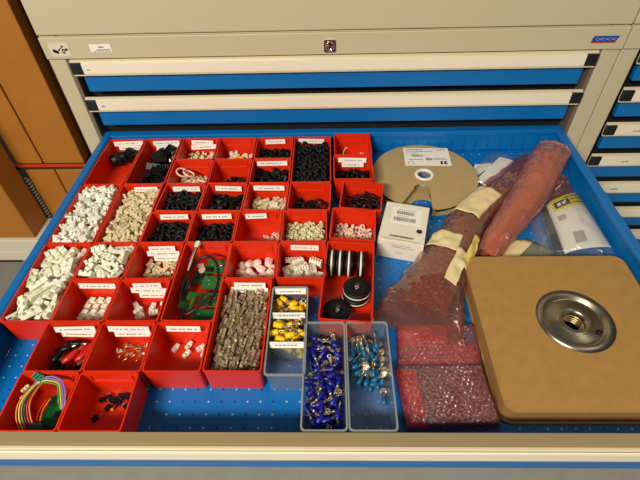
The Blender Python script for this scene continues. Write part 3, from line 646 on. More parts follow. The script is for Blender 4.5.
# --- black wheels
def wheel_parts():
    ty = MB().lathe([(.004, -.006), (.0190, -.006), (.0204, -.0045), (.0204, -.0012), (.004, -.0012)], 36, closed=True)
    ty.lathe([(.004, .0012), (.0204, .0012), (.0204, .0045), (.0190, .006), (.004, .006)], 36, closed=True)
    rg = MB().lathe([(.004, -.0012), (.0206, -.0014), (.0206, .0014), (.004, .0012)], 36, closed=True)
    pn = MB().lathe([(0, -.0068), (.0035, -.0068), (.0038, -.006), (.0038, .006), (.0035, .0068), (0, .0068)], 14)
    return [('tyre', ty, M['blk']), ('white_core', rg, M['white']), ('axle_pin', pn, M['chrome'])]
fill('j4', 'wheel', wheel_parts(), 'black wheel with white core standing on edge in a row', 'wheel', 'black wheels standing in a row',
     [(x, .049, .0206, 0, R(90), 0) for x in (-.0275, -.0148, -.0010, .0175)])
wp = wheel_parts()
fill('j4', 'wheel', wp, 'black wheel lying at the front left of the long bin', 'wheel', None, [(-.0135, -.034, .0070, 0, 0, 0)])
fill('j4', 'wheel', wp, 'black wheel at the bottom of the pair lying on the right', 'wheel', None, [(.0125, -.0015, .0070, 0, 0, 0)])
fill('j4', 'wheel', wp, 'black wheel on top of the pair, lying in the long bin', 'wheel', None, [(.0135, -.0010, .0208, 0, 0, 0)])

# --- circuit boards
def board(key, x, y, z, rz, rx, ry, w, l, m, label, extra):
    t = thing('circuit_board', (0, 0, 0), 0, label, 'circuit board'); t.matrix_world = binmtx(key) @ TR(x, y, z, rz, rx, ry)
    obj('board', MB().box(-w/2, -l/2, -.0008, w/2, l/2, .0008), m, t)
    for kind, px, py in extra:
        if kind == 'ring':
            obj('mounting_ring', MB().lathe([(.0012, .0006), (.0034, .0006), (.0034, .0014), (.0012, .0014)], 12, Matrix.Translation((px, py, 0)), closed=True), M['tin'], t)
            obj('drill_hole', MB().lathe([(.0013, .0012), (0, .0012)], 10, Matrix.Translation((px, py, .0004))), M['gap'], t)
        elif kind == 'pad': obj('solder_pad', MB().lathe([(.0014, .0008), (.0010, .0016), (0, .0018)], 8, Matrix.Translation((px, py, 0))), M['tin'], t)
        elif kind == 'chip': obj('chip', MB().box(px-.006, py-.004, .0008, px+.006, py+.004, .0030), M['blkp'], t)
        elif kind == 'relay': obj('terminal_block', MB().box(px-.008, py-.005, .0008, px+.008, py+.005, .0090), M['pcbd'], t)
        elif kind == 'gold': obj('gold_pins', MB().box(px-.002, py-.006, .0008, px+.002, py+.006, .0022), M['ybrass'], t)
    return t
E3 = [('ring', .008, .004), ('pad', -.006, .004), ('pad', -.004, -.004)]
board('e3', .0125, .045, .020, R(-2), R(0), 0, .030, .026, M['pcb'], 'green circuit board at the back of the long bin', E3+[('chip', -.008, -.008)])
board('e3', -.012, .034, .008, R(3), R(0), 0, .024, .030, M['pcbd'], 'dark green board lying low beside the back green board', [('chip', 0, 0), ('pad', .006, .008), ('pad', -.006, .010), ('pad', .005, -.010)])
board('e3', .0130, .014, .018, R(-1), 0, 0, .030, .024, M['pcb'], 'green circuit board second from the back of long bin', E3)
board('e3', .0130, -.016, .015, R(-1), 0, 0, .030, .024, M['pcb'], 'green circuit board third from the back, under the cable', E3+[('pad', .010, -.008)])
board('e3', .012, -.046, .010, R(2), 0, 0, .036, .030, M['pcb'], 'green circuit board at the front of the long bin', [('pad', -.01, .008), ('pad', .012, -.01)])
board('e3', -.009, -.029, .030, R(-28), R(20), R(-30), .022, .026, M['pcb'], 'tilted green board with gold pins lying on the cable', [('gold', 0, -.002), ('gold', .006, -.002), ('relay', -.001, -.010)])
pts = []
for i in range(40):
    a = -.9+i/39*5.0
    pts.append((-.002+.030*math.cos(a)*.92, .004+.050*math.sin(a), .030+.006*math.sin(a*1.5)))
ct = thing('ribbon_cable', (0, 0, 0), 0, 'black cable with white plug looped over the green boards', 'cable'); ct.matrix_world = binmtx('e3')
obj('cable', MB().tube(pts, .0022, 7), M['wire_k'], ct)
obj('cable', MB().tube([(-.026, .010, .030), (-.028, -.012, .024), (-.024, -.034, .018), (-.014, -.048, .022), (.004, -.040, .028), (.020, -.020, .030)], .0020, 7), M['wire_k'], ct)
for q_ in range(3):
    obj('cable', MB().tube([(-.024+.003*q_, .020-.006*q_, .030-.004*q_), (-.028+.002*q_, -.006, .022-.003*q_), (-.026+.003*q_, -.030-.004*q_, .018), (-.016, -.050+.004*q_, .014+.003*q_)], .0021, 7), M['wire_k'], ct)
obj('plug', piece_block(.010, .007, .006, 2), M['white'], ct, TR(-.016, .068, .046, R(80)))
for i, m in enumerate(('wire_v', 'wire_y', 'wire_k')):
    obj('wire', MB().tube([(-.018+.002*i, .062, .046), (-.022+.002*i, .046, .040), (-.025+.001*i, .026, .032)], .0009, 5), M[m], ct)
fill('e3', 'white_plug', [(None, piece_block(.010, .0055, .0050, 2), M['pink'])], 'pale plug beside the back green board', 'connector', 'pale plugs by the boards', [(-.014, .052, .0130, .2, 0, 0), (-.010, .043, .0125, .5, 0, 0), (.004, .061, .0035, .2, 0, 0), (.018, .062, .0035, .1, 0, 0)])

board('i1', .014, .000, .016, R(-12), R(4), 0, .034, .034, M['pcb'], 'green board leaning in the front left bin under wires', [('relay', -.006, .008), ('chip', .004, -.006), ('pad', .012, .010)])
board('i1', .012, -.026, .020, R(-5), R(6), 0, .036, .018, M['pcbd'], 'dark green board at the front of the front left bin', [('chip', .004, 0), ('relay', -.010, 0)])
wt = thing('wire_bundle', (0, 0, 0), 0, 'bundle of orange, green and violet wires looped with a green plug', 'wires'); wt.matrix_world = binmtx('i1')
for i, m in enumerate(('wire_o', 'wire_y', 'wire_g', 'wire_k', 'wire_r', 'wire_o')):
    o_ = .0022*i
    obj('wire', MB().tube([(-.008+o_*.3, .026-o_*.3, .042), (-.016+o_*.8, .016, .043), (-.024+o_*1.2, 0, .040), (-.026+o_*1.6, -.014, .030), (-.020+o_*1.8, -.028, .018)], .00095, 6), M[m], wt)
for i, m in enumerate(('wire_v', 'wire_v', 'wire_y', 'wire_g')):
    o_ = .0028*i
    obj('wire', MB().tube([(-.018, .020-o_*.3, .040), (-.006, .029-o_*.8, .044), (.008, .030-o_, .045), (.020-o_*.3, .024-o_*.8, .044), (.028-o_*.6, .010-o_, .040), (.028-o_*.6, -.004, .030)], .00095, 6), M[m], wt)
for i in range(3): obj('wire', MB().tube([(.002+.004*i, .010, .030), (-.004+.004*i, -.004, .026), (-.002+.004*i, -.02, .022), (.006+.003*i, -.03, .012)], .0009, 6), M[('wire_r', 'wire_o', 'wire_k')[i]], wt)
obj('green_plug', piece_block(.016, .008, .008, 3), mat('teal_green_plug', (70, 140, 110), .4), wt, TR(-.012, .030, .042, R(-25)))
for x, y, a in ((-.026, .018, 60), (-.022, .008, 50)): obj('pale_plug', piece_block(.010, .004, .004, 2), M['cream'], wt, TR(x, y, .038, R(a)))

# little metal part on the drawer floor
tag(obj('metal_spring', MB().tube([(-.4565+.0012*math.cos(i*.9), .323+i*.0006, FZ+.0022+.0012*math.sin(i*.9)) for i in range(24)], .0006, 5), M['steel']), 'small metal spring lying on the blue drawer floor at left', 'spring')

# ------------------------------------------------------------------ clear plastic boxes
def clear_box(x0, x1, y0, y1, label, dividers=(), cards=(), taper=.004):
    W, D = x1-x0, y1-y0; H = .0465
    t = thing('parts_box', ((x0+x1)/2, (y0+y1)/2, FZ+.0004), 0, label, 'box')
    m = MB()
    def ring(e, z, r): return [(x, y, z) for x, y in rrect(-W/2+e, -D/2+e, W/2-e, D/2-e, r, 4)]
    L = [ring(taper, .0004, .004), ring(.0012, H-.003, .005), ring(0, H-.003, .005), ring(0, H, .005), ring(.0020, H, .004), ring(taper+.0016, .0020, .003)]
    k = len(L[0]); m.add([p for r in L for p in r], [(i*k+j, i*k+(j+1) % k, (i+1)*k+(j+1) % k, (i+1)*k+j) for i in range(len(L)-1) for j in range(k)]+[tuple(range(k))[::-1], tuple((len(L)-1)*k+j for j in range(k))])
    obj('box_shell', m, M['clear'], t)
    A_ = rrect(-W/2-.0003, -D/2-.0003, W/2+.0003, D/2+.0003, .005, 4); B_ = rrect(-W/2+.0016, -D/2+.0016, W/2-.0016, D/2-.0016, .004, 4)
    k = len(A_); rm = MB(); rm.add([(x, y, z) for L_, z in ((A_, H-.0025), (A_, H+.0004), (B_, H+.0004), (B_, H-.0025)) for x, y in L_], [(i*k+j, i*k+(j+1) % k, ((i+1) % 4)*k+(j+1) % k, ((i+1) % 4)*k+j) for i in range(4) for j in range(k)])
    obj('rim', rm, M['clearrim'], t)
    for yy in dividers: obj('divider', MB().box(-W/2+.0045, yy-.0007, .002, W/2-.0045, yy+.0007, H-.002), M['clear'], t)
    for yy in cards:
        c = obj('label_card', MB().box(-W/2+.0035, -.0004, -.0088, W/2-.0035, .0004, 0), M['paper'], t, Matrix.Translation((0, yy, H-.0008)) @ Matrix.Rotation(R(-30), 4, 'X'))
        tm = MB(); x = -W/2+.010
        while x < W/2-.014:
            a = random.uniform(.0015, .004); tm.box(x, -.0008, -.0055, x+a, -.0004, -.0040); x += a+.0012
        obj('printed_text', tm, M['greyink'], c)
    BINS[label] = dict(o=t, W=W-taper+.002, D=D-taper, cx=(x0+x1)/2, cy=(y0+y1)/2, rz=0, z=FZ+.0028)
    return t
KY, KB, KT = 'clear box in three compartments with yellow terminals and white labels', 'clear box full of dark blue ring terminals', 'clear box with teal and metal terminals, half empty'
clear_box(-.0848, -.0335, .2725, .4105, KY, (.0225, -.0225), (.0665, .0245, -.0215), .003)
clear_box(-.0365, .0168, .2045, .3500, KB)
clear_box(.0182, .0735, .2045, .3500, KT)
sm_ = MB()
for i in range(3):
    a0, a1 = R(90+120*i), R(90+120*(i+1))
    p0 = Vector((.008*math.cos(a0), .008*math.sin(a0), 0)); p1 = Vector((.008*math.cos(a1), .008*math.sin(a1), 0))
    sm_.tube([p0.lerp(p1, .12), p0.lerp(p1, .5), p0.lerp(p1, .82)], .0005, 5); sm_.tube([p0.lerp(p1, .82), p0.lerp(p1, .66)*1.25], .0005, 5)
obj('moulded_recycling_mark', sm_, M['clearrim'], BINS[KT]['o'], TR(0, -.034, .0024))
def term(sleeve_r, sleeve_l, ring_r, fork=False):
    s = MB().lathe([(sleeve_r*.6, -sleeve_l), (sleeve_r, -sleeve_l), (sleeve_r, -.001), (sleeve_r*.8, 0), (sleeve_r*.6, 0)], 10, Matrix.Rotation(R(90), 4, 'Y'), closed=True)
    t = MB(); t.tube([(0, 0, 0), (.003, 0, 0)], sleeve_r*.55, 6); t.box(.002, -.0016, -.0004, .0065, .0016, .0004)
    if fork:
        t.box(.005, -.0032, -.0004, .013, .0032, .0004); t.tube([(.006, -.003, .0006), (.013, -.003, .0006)], .0008, 5); t.tube([(.006, .003, .0006), (.013, .003, .0006)], .0008, 5)
    else:
        t.lathe([(ring_r*.5, -.0004), (ring_r, -.0004), (ring_r, .0004), (ring_r*.5, .0004)], 14, Matrix.Translation((.006+ring_r, 0, 0)), closed=True)
    return s, t
s, t = term(.0036, .011, .0042)
fill(KY, 'ring_terminal', [('sleeve', s, M['yellow']), ('tongue', t, M['tin'])], 'yellow ring terminal in the back compartment', 'terminal', 'yellow terminals, back compartment', drop(KY, 60, .0080, .0034, seed=41, yr=(.66, 1), pitch=12, top=.033))
s, t = term(.0042, .013, .0046)
fill(KY, 'ring_terminal', [('sleeve', s, M['yellow']), ('tongue', t, M['tin'])], 'yellow ring terminal in the middle compartment', 'terminal', 'yellow terminals, middle compartment', drop(KY, 60, .0088, .0040, seed=42, yr=(.34, .66), pitch=30, top=.042))
s, t = term(.0034, .0115, .0030)
fill(KB, 'ring_terminal', [('sleeve', s, M['bluev']), ('tongue', t, M['tin'])], 'dark blue insulated ring terminal in the clear box', 'terminal', 'dark blue terminals', drop(KB, 420, .0080, .0033, seed=43, yr=(.05, .97), pitch=45, tries=7, pack=.86, top=.034), keep=260)
s, t = term(.0030, .010, .0040, True)
fill(KT, 'spade_terminal', [('sleeve', s, M['tealv']), ('receptacle', t, M['tin'])], 'teal insulated spade terminal in the half empty clear box', 'terminal', 'teal terminals', drop(KT, 60, .0090, .0031, seed=44, yr=(.46, .97), pitch=25, yaw=(65, 50)))
fill(KT, 'spade_terminal', [('sleeve', s, M['bluev']), ('receptacle', t, M['tin'])], 'dark blue spade terminal lying among the teal ones', 'terminal', 'dark blue terminals among teal ones', [(-.004, .050, .022, R(95), .1, 0), (.000, .022, .018, R(20), 0, 0), (-.006, .008, .012, R(130), 0, 0)])
fill(KT, 'spade_terminal', [('sleeve', s, M['tealv']), ('receptacle', t, M['tin'])], 'teal spade terminal lying apart by the right wall', 'terminal', None, [(.019, -.014, .004, R(88), 0, 0)])

# ------------------------------------------------------------------ cardboard reel
rx_, ry_, RR = .1808, .7090, .1010
rt = thing('component_reel', (rx_, ry_, FZ+.0005), 0, 'round grey brown cardboard reel with white hub and paper label', 'reel')
def flange(ay, wr_=.0145):
    """disc with an open wedge window towards the front and a round hub hole"""
    m = MB(); n = 96; a0, a1 = R(-108), R(-84)
    inner, outer, top, bot = [], [], [], []
    # outline: rim arc, then the wedge with rounded apex
    P = []
    steps = 84
    for i in range(steps+1):
        a = R(-90)+(2*math.pi-R(32))*i/steps; P.append((RR*math.cos(a), RR*math.sin(a)))
    ax = -.0105    # apex centre
    for i in range(9):
        a = math.pi-math.pi*i/8; P.append((ax+wr_*math.cos(a), ay+.014*math.sin(a)))
    H = [(.0165*math.cos(2*math.pi*i/32), .0165*math.sin(2*math.pi*i/32)) for i in range(32)]
    return P, H
import bmesh
def holed_plate(name, P, H, z0, z1, m, parent):
    bm = bmesh.new()
    def loop(L):
        vs = [bm.verts.new((x, y, z1)) for x, y in L]
        return [bm.edges.new((vs[i], vs[(i+1) % len(vs)])) for i in range(len(vs))]
    e = loop(P)+loop(H)
    bmesh.ops.triangle_fill(bm, use_beauty=True, use_dissolve=False, edges=e)
    r = bmesh.ops.extrude_face_region(bm, geom=bm.faces[:])
    for v in [g for g in r['geom'] if isinstance(g, bmesh.types.BMVert)]: v.co.z = z0
    bmesh.ops.recalc_face_normals(bm, faces=bm.faces[:])
    me = bpy.data.meshes.new(name); bm.to_mesh(me); bm.free(); me.materials.append(m)
    return link(name, me, parent)
P, H = flange(-.0420)
holed_plate('top_flange', P, H, .0148, .0162, M['reelcard'], rt)
P, H = flange(-.0700, .020)
holed_plate('bottom_flange', P, H, .0003, .0017, M['reelcard'], rt)
hubm = MB().lathe([(.0162, .0002), (.0180, .0002), (.0182, .0172), (.0170, .0182), (.0132, .0182), (.0122, .0165), (.0125, .0130), (.0160, .0120)], 40, closed=True)
obj('hub', hubm, mat('white_plastic_hub', (238, 232, 216), .4), rt)
# wound tape between the flanges (open arc)
wv = MB(); n = 80; prof = [(.045, .0020), (.093, .0020), (.093, .0145), (.045, .0145)]; vs = []
for i in range(n+1):
    a = R(-84)+(2*math.pi-R(46))*i/n
    for r, z in prof: vs.append((r*math.cos(a), r*math.sin(a), z))
fs = [(i*4+q, (i+1)*4+q, (i+1)*4+(q+1) % 4, i*4+(q+1) % 4) for i in range(n) for q in range(4)]+[(0, 1, 2, 3), tuple(n*4+q for q in (3, 2, 1, 0))]
wv.add(vs, fs, False); obj('carrier_tape', wv, M['cap'], rt)
lab = obj('reel_label', MB().box(-.0325, -.0185, 0, .0345, .0195, .0003), M['paper'], rt, TR(.0125, .0580, .0163, R(-2)) @ Matrix.Diagonal((1.36, 1.60, 1, 1)))
bc = MB()
def text_row(mb, x, y, w, h, z=.0004, gap=.0007):
    x1 = x+w
    while x < x1:
        a = random.uniform(.0008, .0024); mb.box(x, y, z-.0002, min(x+a, x1), y+h, z+.0001); x += a+gap
for x, y, w_, h in ((-.029, .0145, .026, .0018), (.018, .0145, .012, .0018), (-.029, .0112, .040, .0012), (-.029, .0075, .018, .0012), (-.026, -.0065, .020, .0016), (.006, -.0060, .024, .0012), (.010, -.0035, .018, .0012)): text_row(bc, x, y, w_, h)
obj('printed_text', bc, M['greyink'], lab)
bc = MB(); x = -.022
while x < -.006: a = random.uniform(.0004, .0009); bc.box(x, .0005, .0002, x+a, .0045, .0005); x += a+random.uniform(.0004, .0009)
x = -.001
while x < .008: a = random.uniform(.0004, .0009); bc.box(x, -.0075, .0002, x+a, -.0025, .0005); x += a+random.uniform(.0004, .0009)
obj('barcode', bc, M['ink'], lab)
sy = MB(); sy.prism([(.019, -.0155), (.0225, -.0155), (.0225, -.009), (.019, -.009)], .0002, .0005); sy.prism([(.0235, -.0155), (.029, -.0155), (.029, -.0135), (.026, -.0125), (.029, -.0105), (.029, -.009), (.0235, -.009), (.025, -.012)], .0002, .0005)
obj('printed_mark', sy, M['ink'], lab)
arc = MB(); arc.tube([(-.0235+.0042*math.cos(R(a)), -.0145+.005*math.sin(R(a)), .0004) for a in range(-10, 200, 15)], .0004, 5); obj('printed_symbol', arc, M['ink'], lab)

# ------------------------------------------------------------------ white carton
wb = thing('carton', (.1215, .5495, FZ+.0004), R(-14.5), 'white cardboard box with barcodes and black round dot beside the reel', 'box')
bwW, bwD, bwH = .0735, .094, .040
obj('box_body', MB().box(-bwW/2, -bwD/2, 0, bwW/2, bwD/2, bwH), mat('white_carton_board', (232, 222, 200), .55, var=.04, vscale=30), wb, bevel=.0008)
pl = obj('barcode_label', MB().box(-.024, -.004, 0, .026, .036, .0003), M['paper'], wb, TR(0, 0, bwH))
bc = MB()
for y, h in ((.0185, .008), (.0020, .009)):
    x = -.016 if y > .01 else -.019
    while x < (.013 if y > .01 else .017): a = random.uniform(.0005, .0014); bc.box(x, y, .0003, x+a, y+h, .0005); x += a+random.uniform(.0005, .0012)
obj('barcode', bc, M['ink'], pl)
bc = MB(); text_row(bc, -.014, .030, .030, .0015); text_row(bc, -.014, .0138, .020, .0012); obj('printed_text', bc, M['greyink'], pl)
obj('round_dot', MB().lathe([(.0048, 0), (.0048, .0004), (0, .0004)], 20, TR(.026, -.016, bwH)), M['ink'], wb)
bc = MB(); text_row(bc, -.019, -.0365, .038, .0036, bwH+.0001, .0005); obj('printed_name', bc, M['ink'], wb)
bc = MB(); text_row(bc, -.030, -.0425, .060, .0014, bwH+.0001); obj('printed_text', bc, M['greyink'], wb)
bc = MB()
for z, x0, w_ in ((.031, -.014, .030), (.027, -.012, .034), (.014, -.006, .012)):
    x = x0
    while x < x0+w_: a = random.uniform(.001, .003); bc.box(x, -bwD/2-.0003, z, x+a, -bwD/2, z+.0012); x += a+.0008
obj('printed_text', bc, M['greyink'], wb)

# ------------------------------------------------------------------ square brown reel with metal hub
X0, X1, Y0, Y1, ZT = .2040, .4460, .2330, .4790, .0325
bx = thing('fibreboard_reel', (0, 0, FZ+.0004), 0, 'large square brown fibreboard reel with a round metal hub', 'reel')
def rot2(P, a, cx, cy): return [(cx+(x-cx)*math.cos(a)-(y-cy)*math.sin(a), cy+(x-cx)*math.sin(a)+(y-cy)*math.cos(a)) for x, y in P]
cxm, cym = (X0+X1)/2, (Y0+Y1)/2
hx, hy = .3315, .3610
Pt = rot2(rrect(X0, Y0, X1, Y1, .016, 8), R(0), cxm, cym)
Hh = [(hx+.046*math.cos(2*math.pi*i/40), hy+.046*math.sin(2*math.pi*i/40)) for i in range(40)]
tf = holed_plate('top_panel', Pt, Hh, ZT-.003, ZT, M['card'], bx)
obj('bottom_panel', MB().prism(rrect(X0-.001, Y0-.002, X1, Y1, .016, 8), .0003, .004), M['card'], bx)
sidew = MB(); A_ = rrect(X0+.0008, Y0+.0008, X1-.001, Y1-.001, .016, 8); n = len(A_)
holed_plate('side_panel', A_, [(hx+.05*math.cos(2*math.pi*i/40), hy+.05*math.sin(2*math.pi*i/40)) for i in range(40)], .0040, ZT-.003, M['card_dark'], bx)
hub = MB().lathe([(.0505, ZT-.0002), (.0510, ZT+.0006), (.0450, ZT+.0010), (.0435, ZT+.0022), (.0420, ZT+.0018), (.0395, ZT-.0040), (.0365, ZT-.0052), (.0330, ZT-.0040), (.0240, ZT-.0025), (.0215, ZT-.0005), (.0190, ZT+.0006), (.0160, ZT-.0005), (.0145, ZT-.004), (.0138, ZT-.016), (.0130, .006)], 64, Matrix.Translation((hx, hy, 0)))
hub.f = [f for f in hub.f if len(f) < 10]; hub.smooth = hub.smooth[:len(hub.f)]
hubo = obj('metal_hub', hub, M['hub'], bx)
th = MB()
for i in range(4):
    z = ZT-.008-.004*i
    th.lathe([(.0138, z), (.0120, z-.0008), (.0138, z-.0022)], 32, Matrix.Translation((hx, hy, 0)))
th.f = [f for f in th.f if len(f) < 10]; th.smooth = th.smooth[:len(th.f)]
obj('hub_thread', th, mat('brassy_thread', (190, 166, 112), .3, .9), hubo)
obj('hub_bore', MB().lathe([(.0128, .0056), (0, .0056)], 24, Matrix.Translation((hx, hy, 0))), M['gap'], hubo)
obj('punched_hole', MB().lathe([(.0042, ZT-.0024), (0, ZT-.0022)], 20, Matrix.Translation((hx+.0265, hy-.0175, 0)) @ Matrix.Diagonal((1.1, .8, 1, 1))), M['gap'], hubo)

# ------------------------------------------------------------------ bubble-wrap bags
def vnoise(x, y, s=0):
    def h(i, j): return (math.sin(i*127.1+j*311.7+s*74.7)*43758.5453) % 1
    i, j = math.floor(x), math.floor(y); u, v = x-i, y-j; u = u*u*(3-2*u); v = v*v*(3-2*v)
    return (h(i, j)*(1-u)+h(i+1, j)*u)*(1-v)+(h(i, j+1)*(1-u)+h(i+1, j+1)*u)*v
def quad(c, u, v):  # corners: back-left, back-right, front-right, front-left
    a = Vector(c[0]).lerp(Vector(c[1]), u); b = Vector(c[3]).lerp(Vector(c[2]), u); return a.lerp(b, v)
def bubble_sheet(c, z0, hgt, nx, ny, px, py, bub=.0036, seed=0, edge=.06):
    m = MB(); vs = []
    for j in range(ny+1):
        for i in range(nx+1):
            u, v = i/nx, j/ny; p = quad(c, u, v)
            e = min(u, 1-u)/edge; e2 = min(v, 1-v)/edge; pil = min(1, e)**.5*min(1, e2)**.5
            gx, gy = u*px, v*py; d = 9
            for row in (math.floor(gy/.866), math.floor(gy/.866)+1):
                o_ = .5*(row % 2); ci_ = round(gx-o_); dd = math.hypot(gx-o_-ci_, gy-row*.866)/.47
                if dd < d: d = dd; cell = (ci_, row)
            k = .45+.55*vnoise(cell[0]*3.1+.5, cell[1]*2.7+.3, seed)
            b = math.sqrt(max(0, 1-d*d))*bub*k
            wv_ = (vnoise(u*6, v*6, seed+3)-.5)*.0025
            vs.append((p.x+(vnoise(v*9, seed)-.5)*.0015*(u < .02 or u > .98), p.y, z0+pil*(hgt+wv_)+b*(pil > .1)))
    top = len(vs)
    fs = [(j*(nx+1)+i, (j+1)*(nx+1)+i, (j+1)*(nx+1)+i+1, j*(nx+1)+i+1) for j in range(ny) for i in range(nx)]
    m.add(vs, fs, True); return m
def bag_block(c, z0, z1, m, parent, name, n=18, seed=0):
    mb = MB(); vs = []
    for j in range(n+1):
        for i in range(n+1):
            p = quad(c, i/n, j/n); vs.append((p.x, p.y, z1+(vnoise(i*.9, j*.9, seed)-.5)*.004*(0 < i < n and 0 < j < n)))
    k = len(vs); fs = [(j*(n+1)+i, (j+1)*(n+1)+i, (j+1)*(n+1)+i+1, j*(n+1)+i+1) for j in range(n) for i in range(n)]
    bl = [i for i in range(n+1)]+[(j+1)*(n+1)+n for j in range(n)]+[n*(n+1)+n-1-i for i in range(n)]+[(n-1-j)*(n+1) for j in range(n-1)]
    vs2 = [(vs[q][0], vs[q][1], z0) for q in bl]; nb = len(bl)
    fs += [(bl[i], bl[(i+1) % nb], k+(i+1) % nb, k+i) for i in range(nb)]; fs.append(tuple(k+i for i in range(nb)))
    mb.add(vs+vs2, fs); return obj(name, mb, m, parent)
CU = ((.0925, .3730), (.2055, .3735), (.2010, .3070), (.0850, .3070))
ub = thing('bubble_wrap_bag', (0, 0, FZ), 0, 'pink bubble wrap bag with purple contents beneath the long bag', 'bag')
def inset(c, u0, u1, v0, v1): return [tuple(quad(c, u, v)) for u, v in ((u0, v0), (u1, v0), (u1, v1), (u0, v1))]
bag_block(inset(CU, .03, .62, .04, .50), .0008, .0065, M['redpack'], ub, 'red_contents', seed=1)
bag_block(inset(CU, .63, .97, .04, .50), .0008, .0055, M['violetpack'], ub, 'violet_contents', seed=2)
bag_block(inset(CU, .03, .97, .51, .97), .0008, .0075, M['magpack'], ub, 'magenta_contents', seed=3)
obj('bubble_film', bubble_sheet(CU, .0012, .0085, 260, 160, 18, 10.5, seed=1), M['bubble'], ub)
CL = ((.0805, .3040), (.1985, .3055), (.2035, .2230), (.0875, .2200))
lo = thing('bubble_wrap_bag', (0, 0, FZ), 0, 'red bubble wrap bag with dark brown contents at the front', 'bag')
bag_block(inset(CL, .24, .97, .05, .96), .0008, .0150, M['board'], lo, 'brown_contents', seed=4)
bag_block(inset(CL, .03, .235, .05, .95), .0008, .0100, M['redpack'], lo, 'red_contents', seed=5)
obj('bubble_film', bubble_sheet(CL, .0012, .0175, 260, 190, 18, 12.6, seed=7), M['bubble'], lo)

# ------------------------------------------------------------------ long antistatic bags
def loft(path, ws, hs, n=28, a0=0, a1=360, off=0, seed=0, wr=.0016, roll=0, sub=6, closed=True, s0=0, s1=1):
    """ellipse section swept along a path of (x,y,zc); returns MB"""
    K = len(path); N = (K-1)*sub; m = MB(); vs = []
    def cr(A, t):
        i = min(int(t), K-2); u = t-i; p = [A[max(i-1, 0)], A[i], A[i+1], A[min(i+2, K-1)]]
        f = lambda a, b, c, d: .5*((2*b)+(-a+c)*u+(2*a-5*b+4*c-d)*u*u+(-a+3*b-3*c+d)*u*u*u)
        return tuple(f(*[q[k] for q in p]) for k in range(3)) if isinstance(p[0], tuple) else f(*p)
    T = [s0*(K-1)+(s1-s0)*(K-1)*i/N for i in range(N+1)]
    for i, t in enumerate(T):
        c = Vector(cr(path, t)); d = (Vector(cr(path, min(t+.02, K-1)))-Vector(cr(path, max(t-.02, 0)))); d.z = 0; d.normalize()
        side = Vector((d.y, -d.x, 0)); w = cr(ws, t)+off; h = cr(hs, t)+off
        cnt = n if closed else n+1
        for k in range(cnt):
            a = R(a0+(a1-a0)*k/n)
            q = 1+(vnoise(t*5+seed, a*2.2+seed*3, seed)-.5)*.16
            ca, sa = math.cos(a), math.sin(a)
            dz = (vnoise(t*7, a*3.5, seed+9)-.5)*2*wr
            vs.append(c+side*(w*ca*q)+Vector((0, 0, max(h*sa*q+dz*(sa > -.5), -h))))
    c_ = n if closed else n+1
    fs = [(i*c_+k, i*c_+(k+1) % c_, (i+1)*c_+(k+1) % c_, (i+1)*c_+k) for i in range(N) for k in range(n)]
    m.add(vs, fs, True); return m
def zf(h): return FZ+.0012+h
# bag A : wide open mouth at lower left, narrow towards the back right corner
pA = [(.118, .355), (.132, .392), (.156, .440), (.192, .502), (.235, .575), (.298, .645), (.360, .712), (.410, .766)]
wA = [.062, .058, .045, .036, .031, .029, .026, .024]
hA = [.0025, .0100, .0180, .0190, .0180, .0160, .0120, .0090]
pA3 = [(x, y, zf(h)+(.006 if i < 2 else 0)) for i, ((x, y), h) in enumerate(zip(pA, hA))]
la = thing('antistatic_bag', (0, 0, 0), 0, 'long pink bag of brown component strips, wide mouth toward the front', 'bag')
obj('bag_film', loft(pA3, wA, hA, off=.0014, seed=3, wr=.0022, n=40, sub=8), M['pinkbag'], la)
ci = [(x, y, z) for x, y, z in pA3[1:]]
obj('component_strips', loft(ci, [w*k_ for w, k_ in zip(wA[1:], (.60, .74, .78, .78, .78, .78, .78))], [h*.80 for h in hA[1:]], seed=5, wr=.003, n=36, sub=8), M['comp'], la)
def patch(path, ws, hs, s0, s1, a0, a1, m, parent, seed=3, off=.0030, wr=.0022):
    o = obj('tape_strip', loft(path, ws, hs, n=14, a0=a0, a1=a1, off=off, seed=seed, wr=wr, closed=False, s0=s0, s1=s1, sub=3), m, parent)
    sm = o.modifiers.new('Solidify', 'SOLIDIFY'); sm.thickness = .0006; return o
patch(pA3, wA, hA, .565, .700, 58, 150, M['masking'], la)
patch(pA3, wA, hA, .400, .470, 75, 165, M['masking'], la)
patch(pA3, wA, hA, .280, .420, 45, 75, M['masking'], la)
# bag B : smoother pink bag on its right side, open mouth in the corner
pB = [(.250, .497), (.272, .528), (.315, .580), (.355, .632), (.385, .678), (.412, .716), (.430, .742)]
wB = [.016, .021, .027, .030, .031, .031, .029]
hB = [.010, .014, .018, .019, .019, .017, .014]
pB3 = [(x, y, zf(h)+e) for (x, y), h, e in zip(pB, hB, (.003, .006, .010, .016, .022, .028, .034))]
lb_ = thing('antistatic_bag', (0, 0, 0), 0, 'smooth pink bag lying along the right side with open rolled mouth', 'bag')
obj('bag_film', loft(pB3, wB, hB, off=.0014, seed=12, wr=.0016, n=36, sub=8), M['pinkbag2'], lb_)
obj('component_strips', loft(pB3, [w*.58 for w in wB], [h*.62 for h in hB], seed=15, wr=.002, n=30, sub=8, s1=.86), M['comp2'], lb_)
pth = MB(); rr_ = []
for i in range(37):
    a = 2*math.pi*i/36; rr_.append((pB3[-1][0]+.029*math.cos(a)*.83, pB3[-1][1]-.029*math.cos(a)*.55+.001, pB3[-1][2]+.014*math.sin(a)))
obj('mouth_edge', pth.tube(rr_, .0014, 6, cap=False), M['pinkbag2'], lb_)
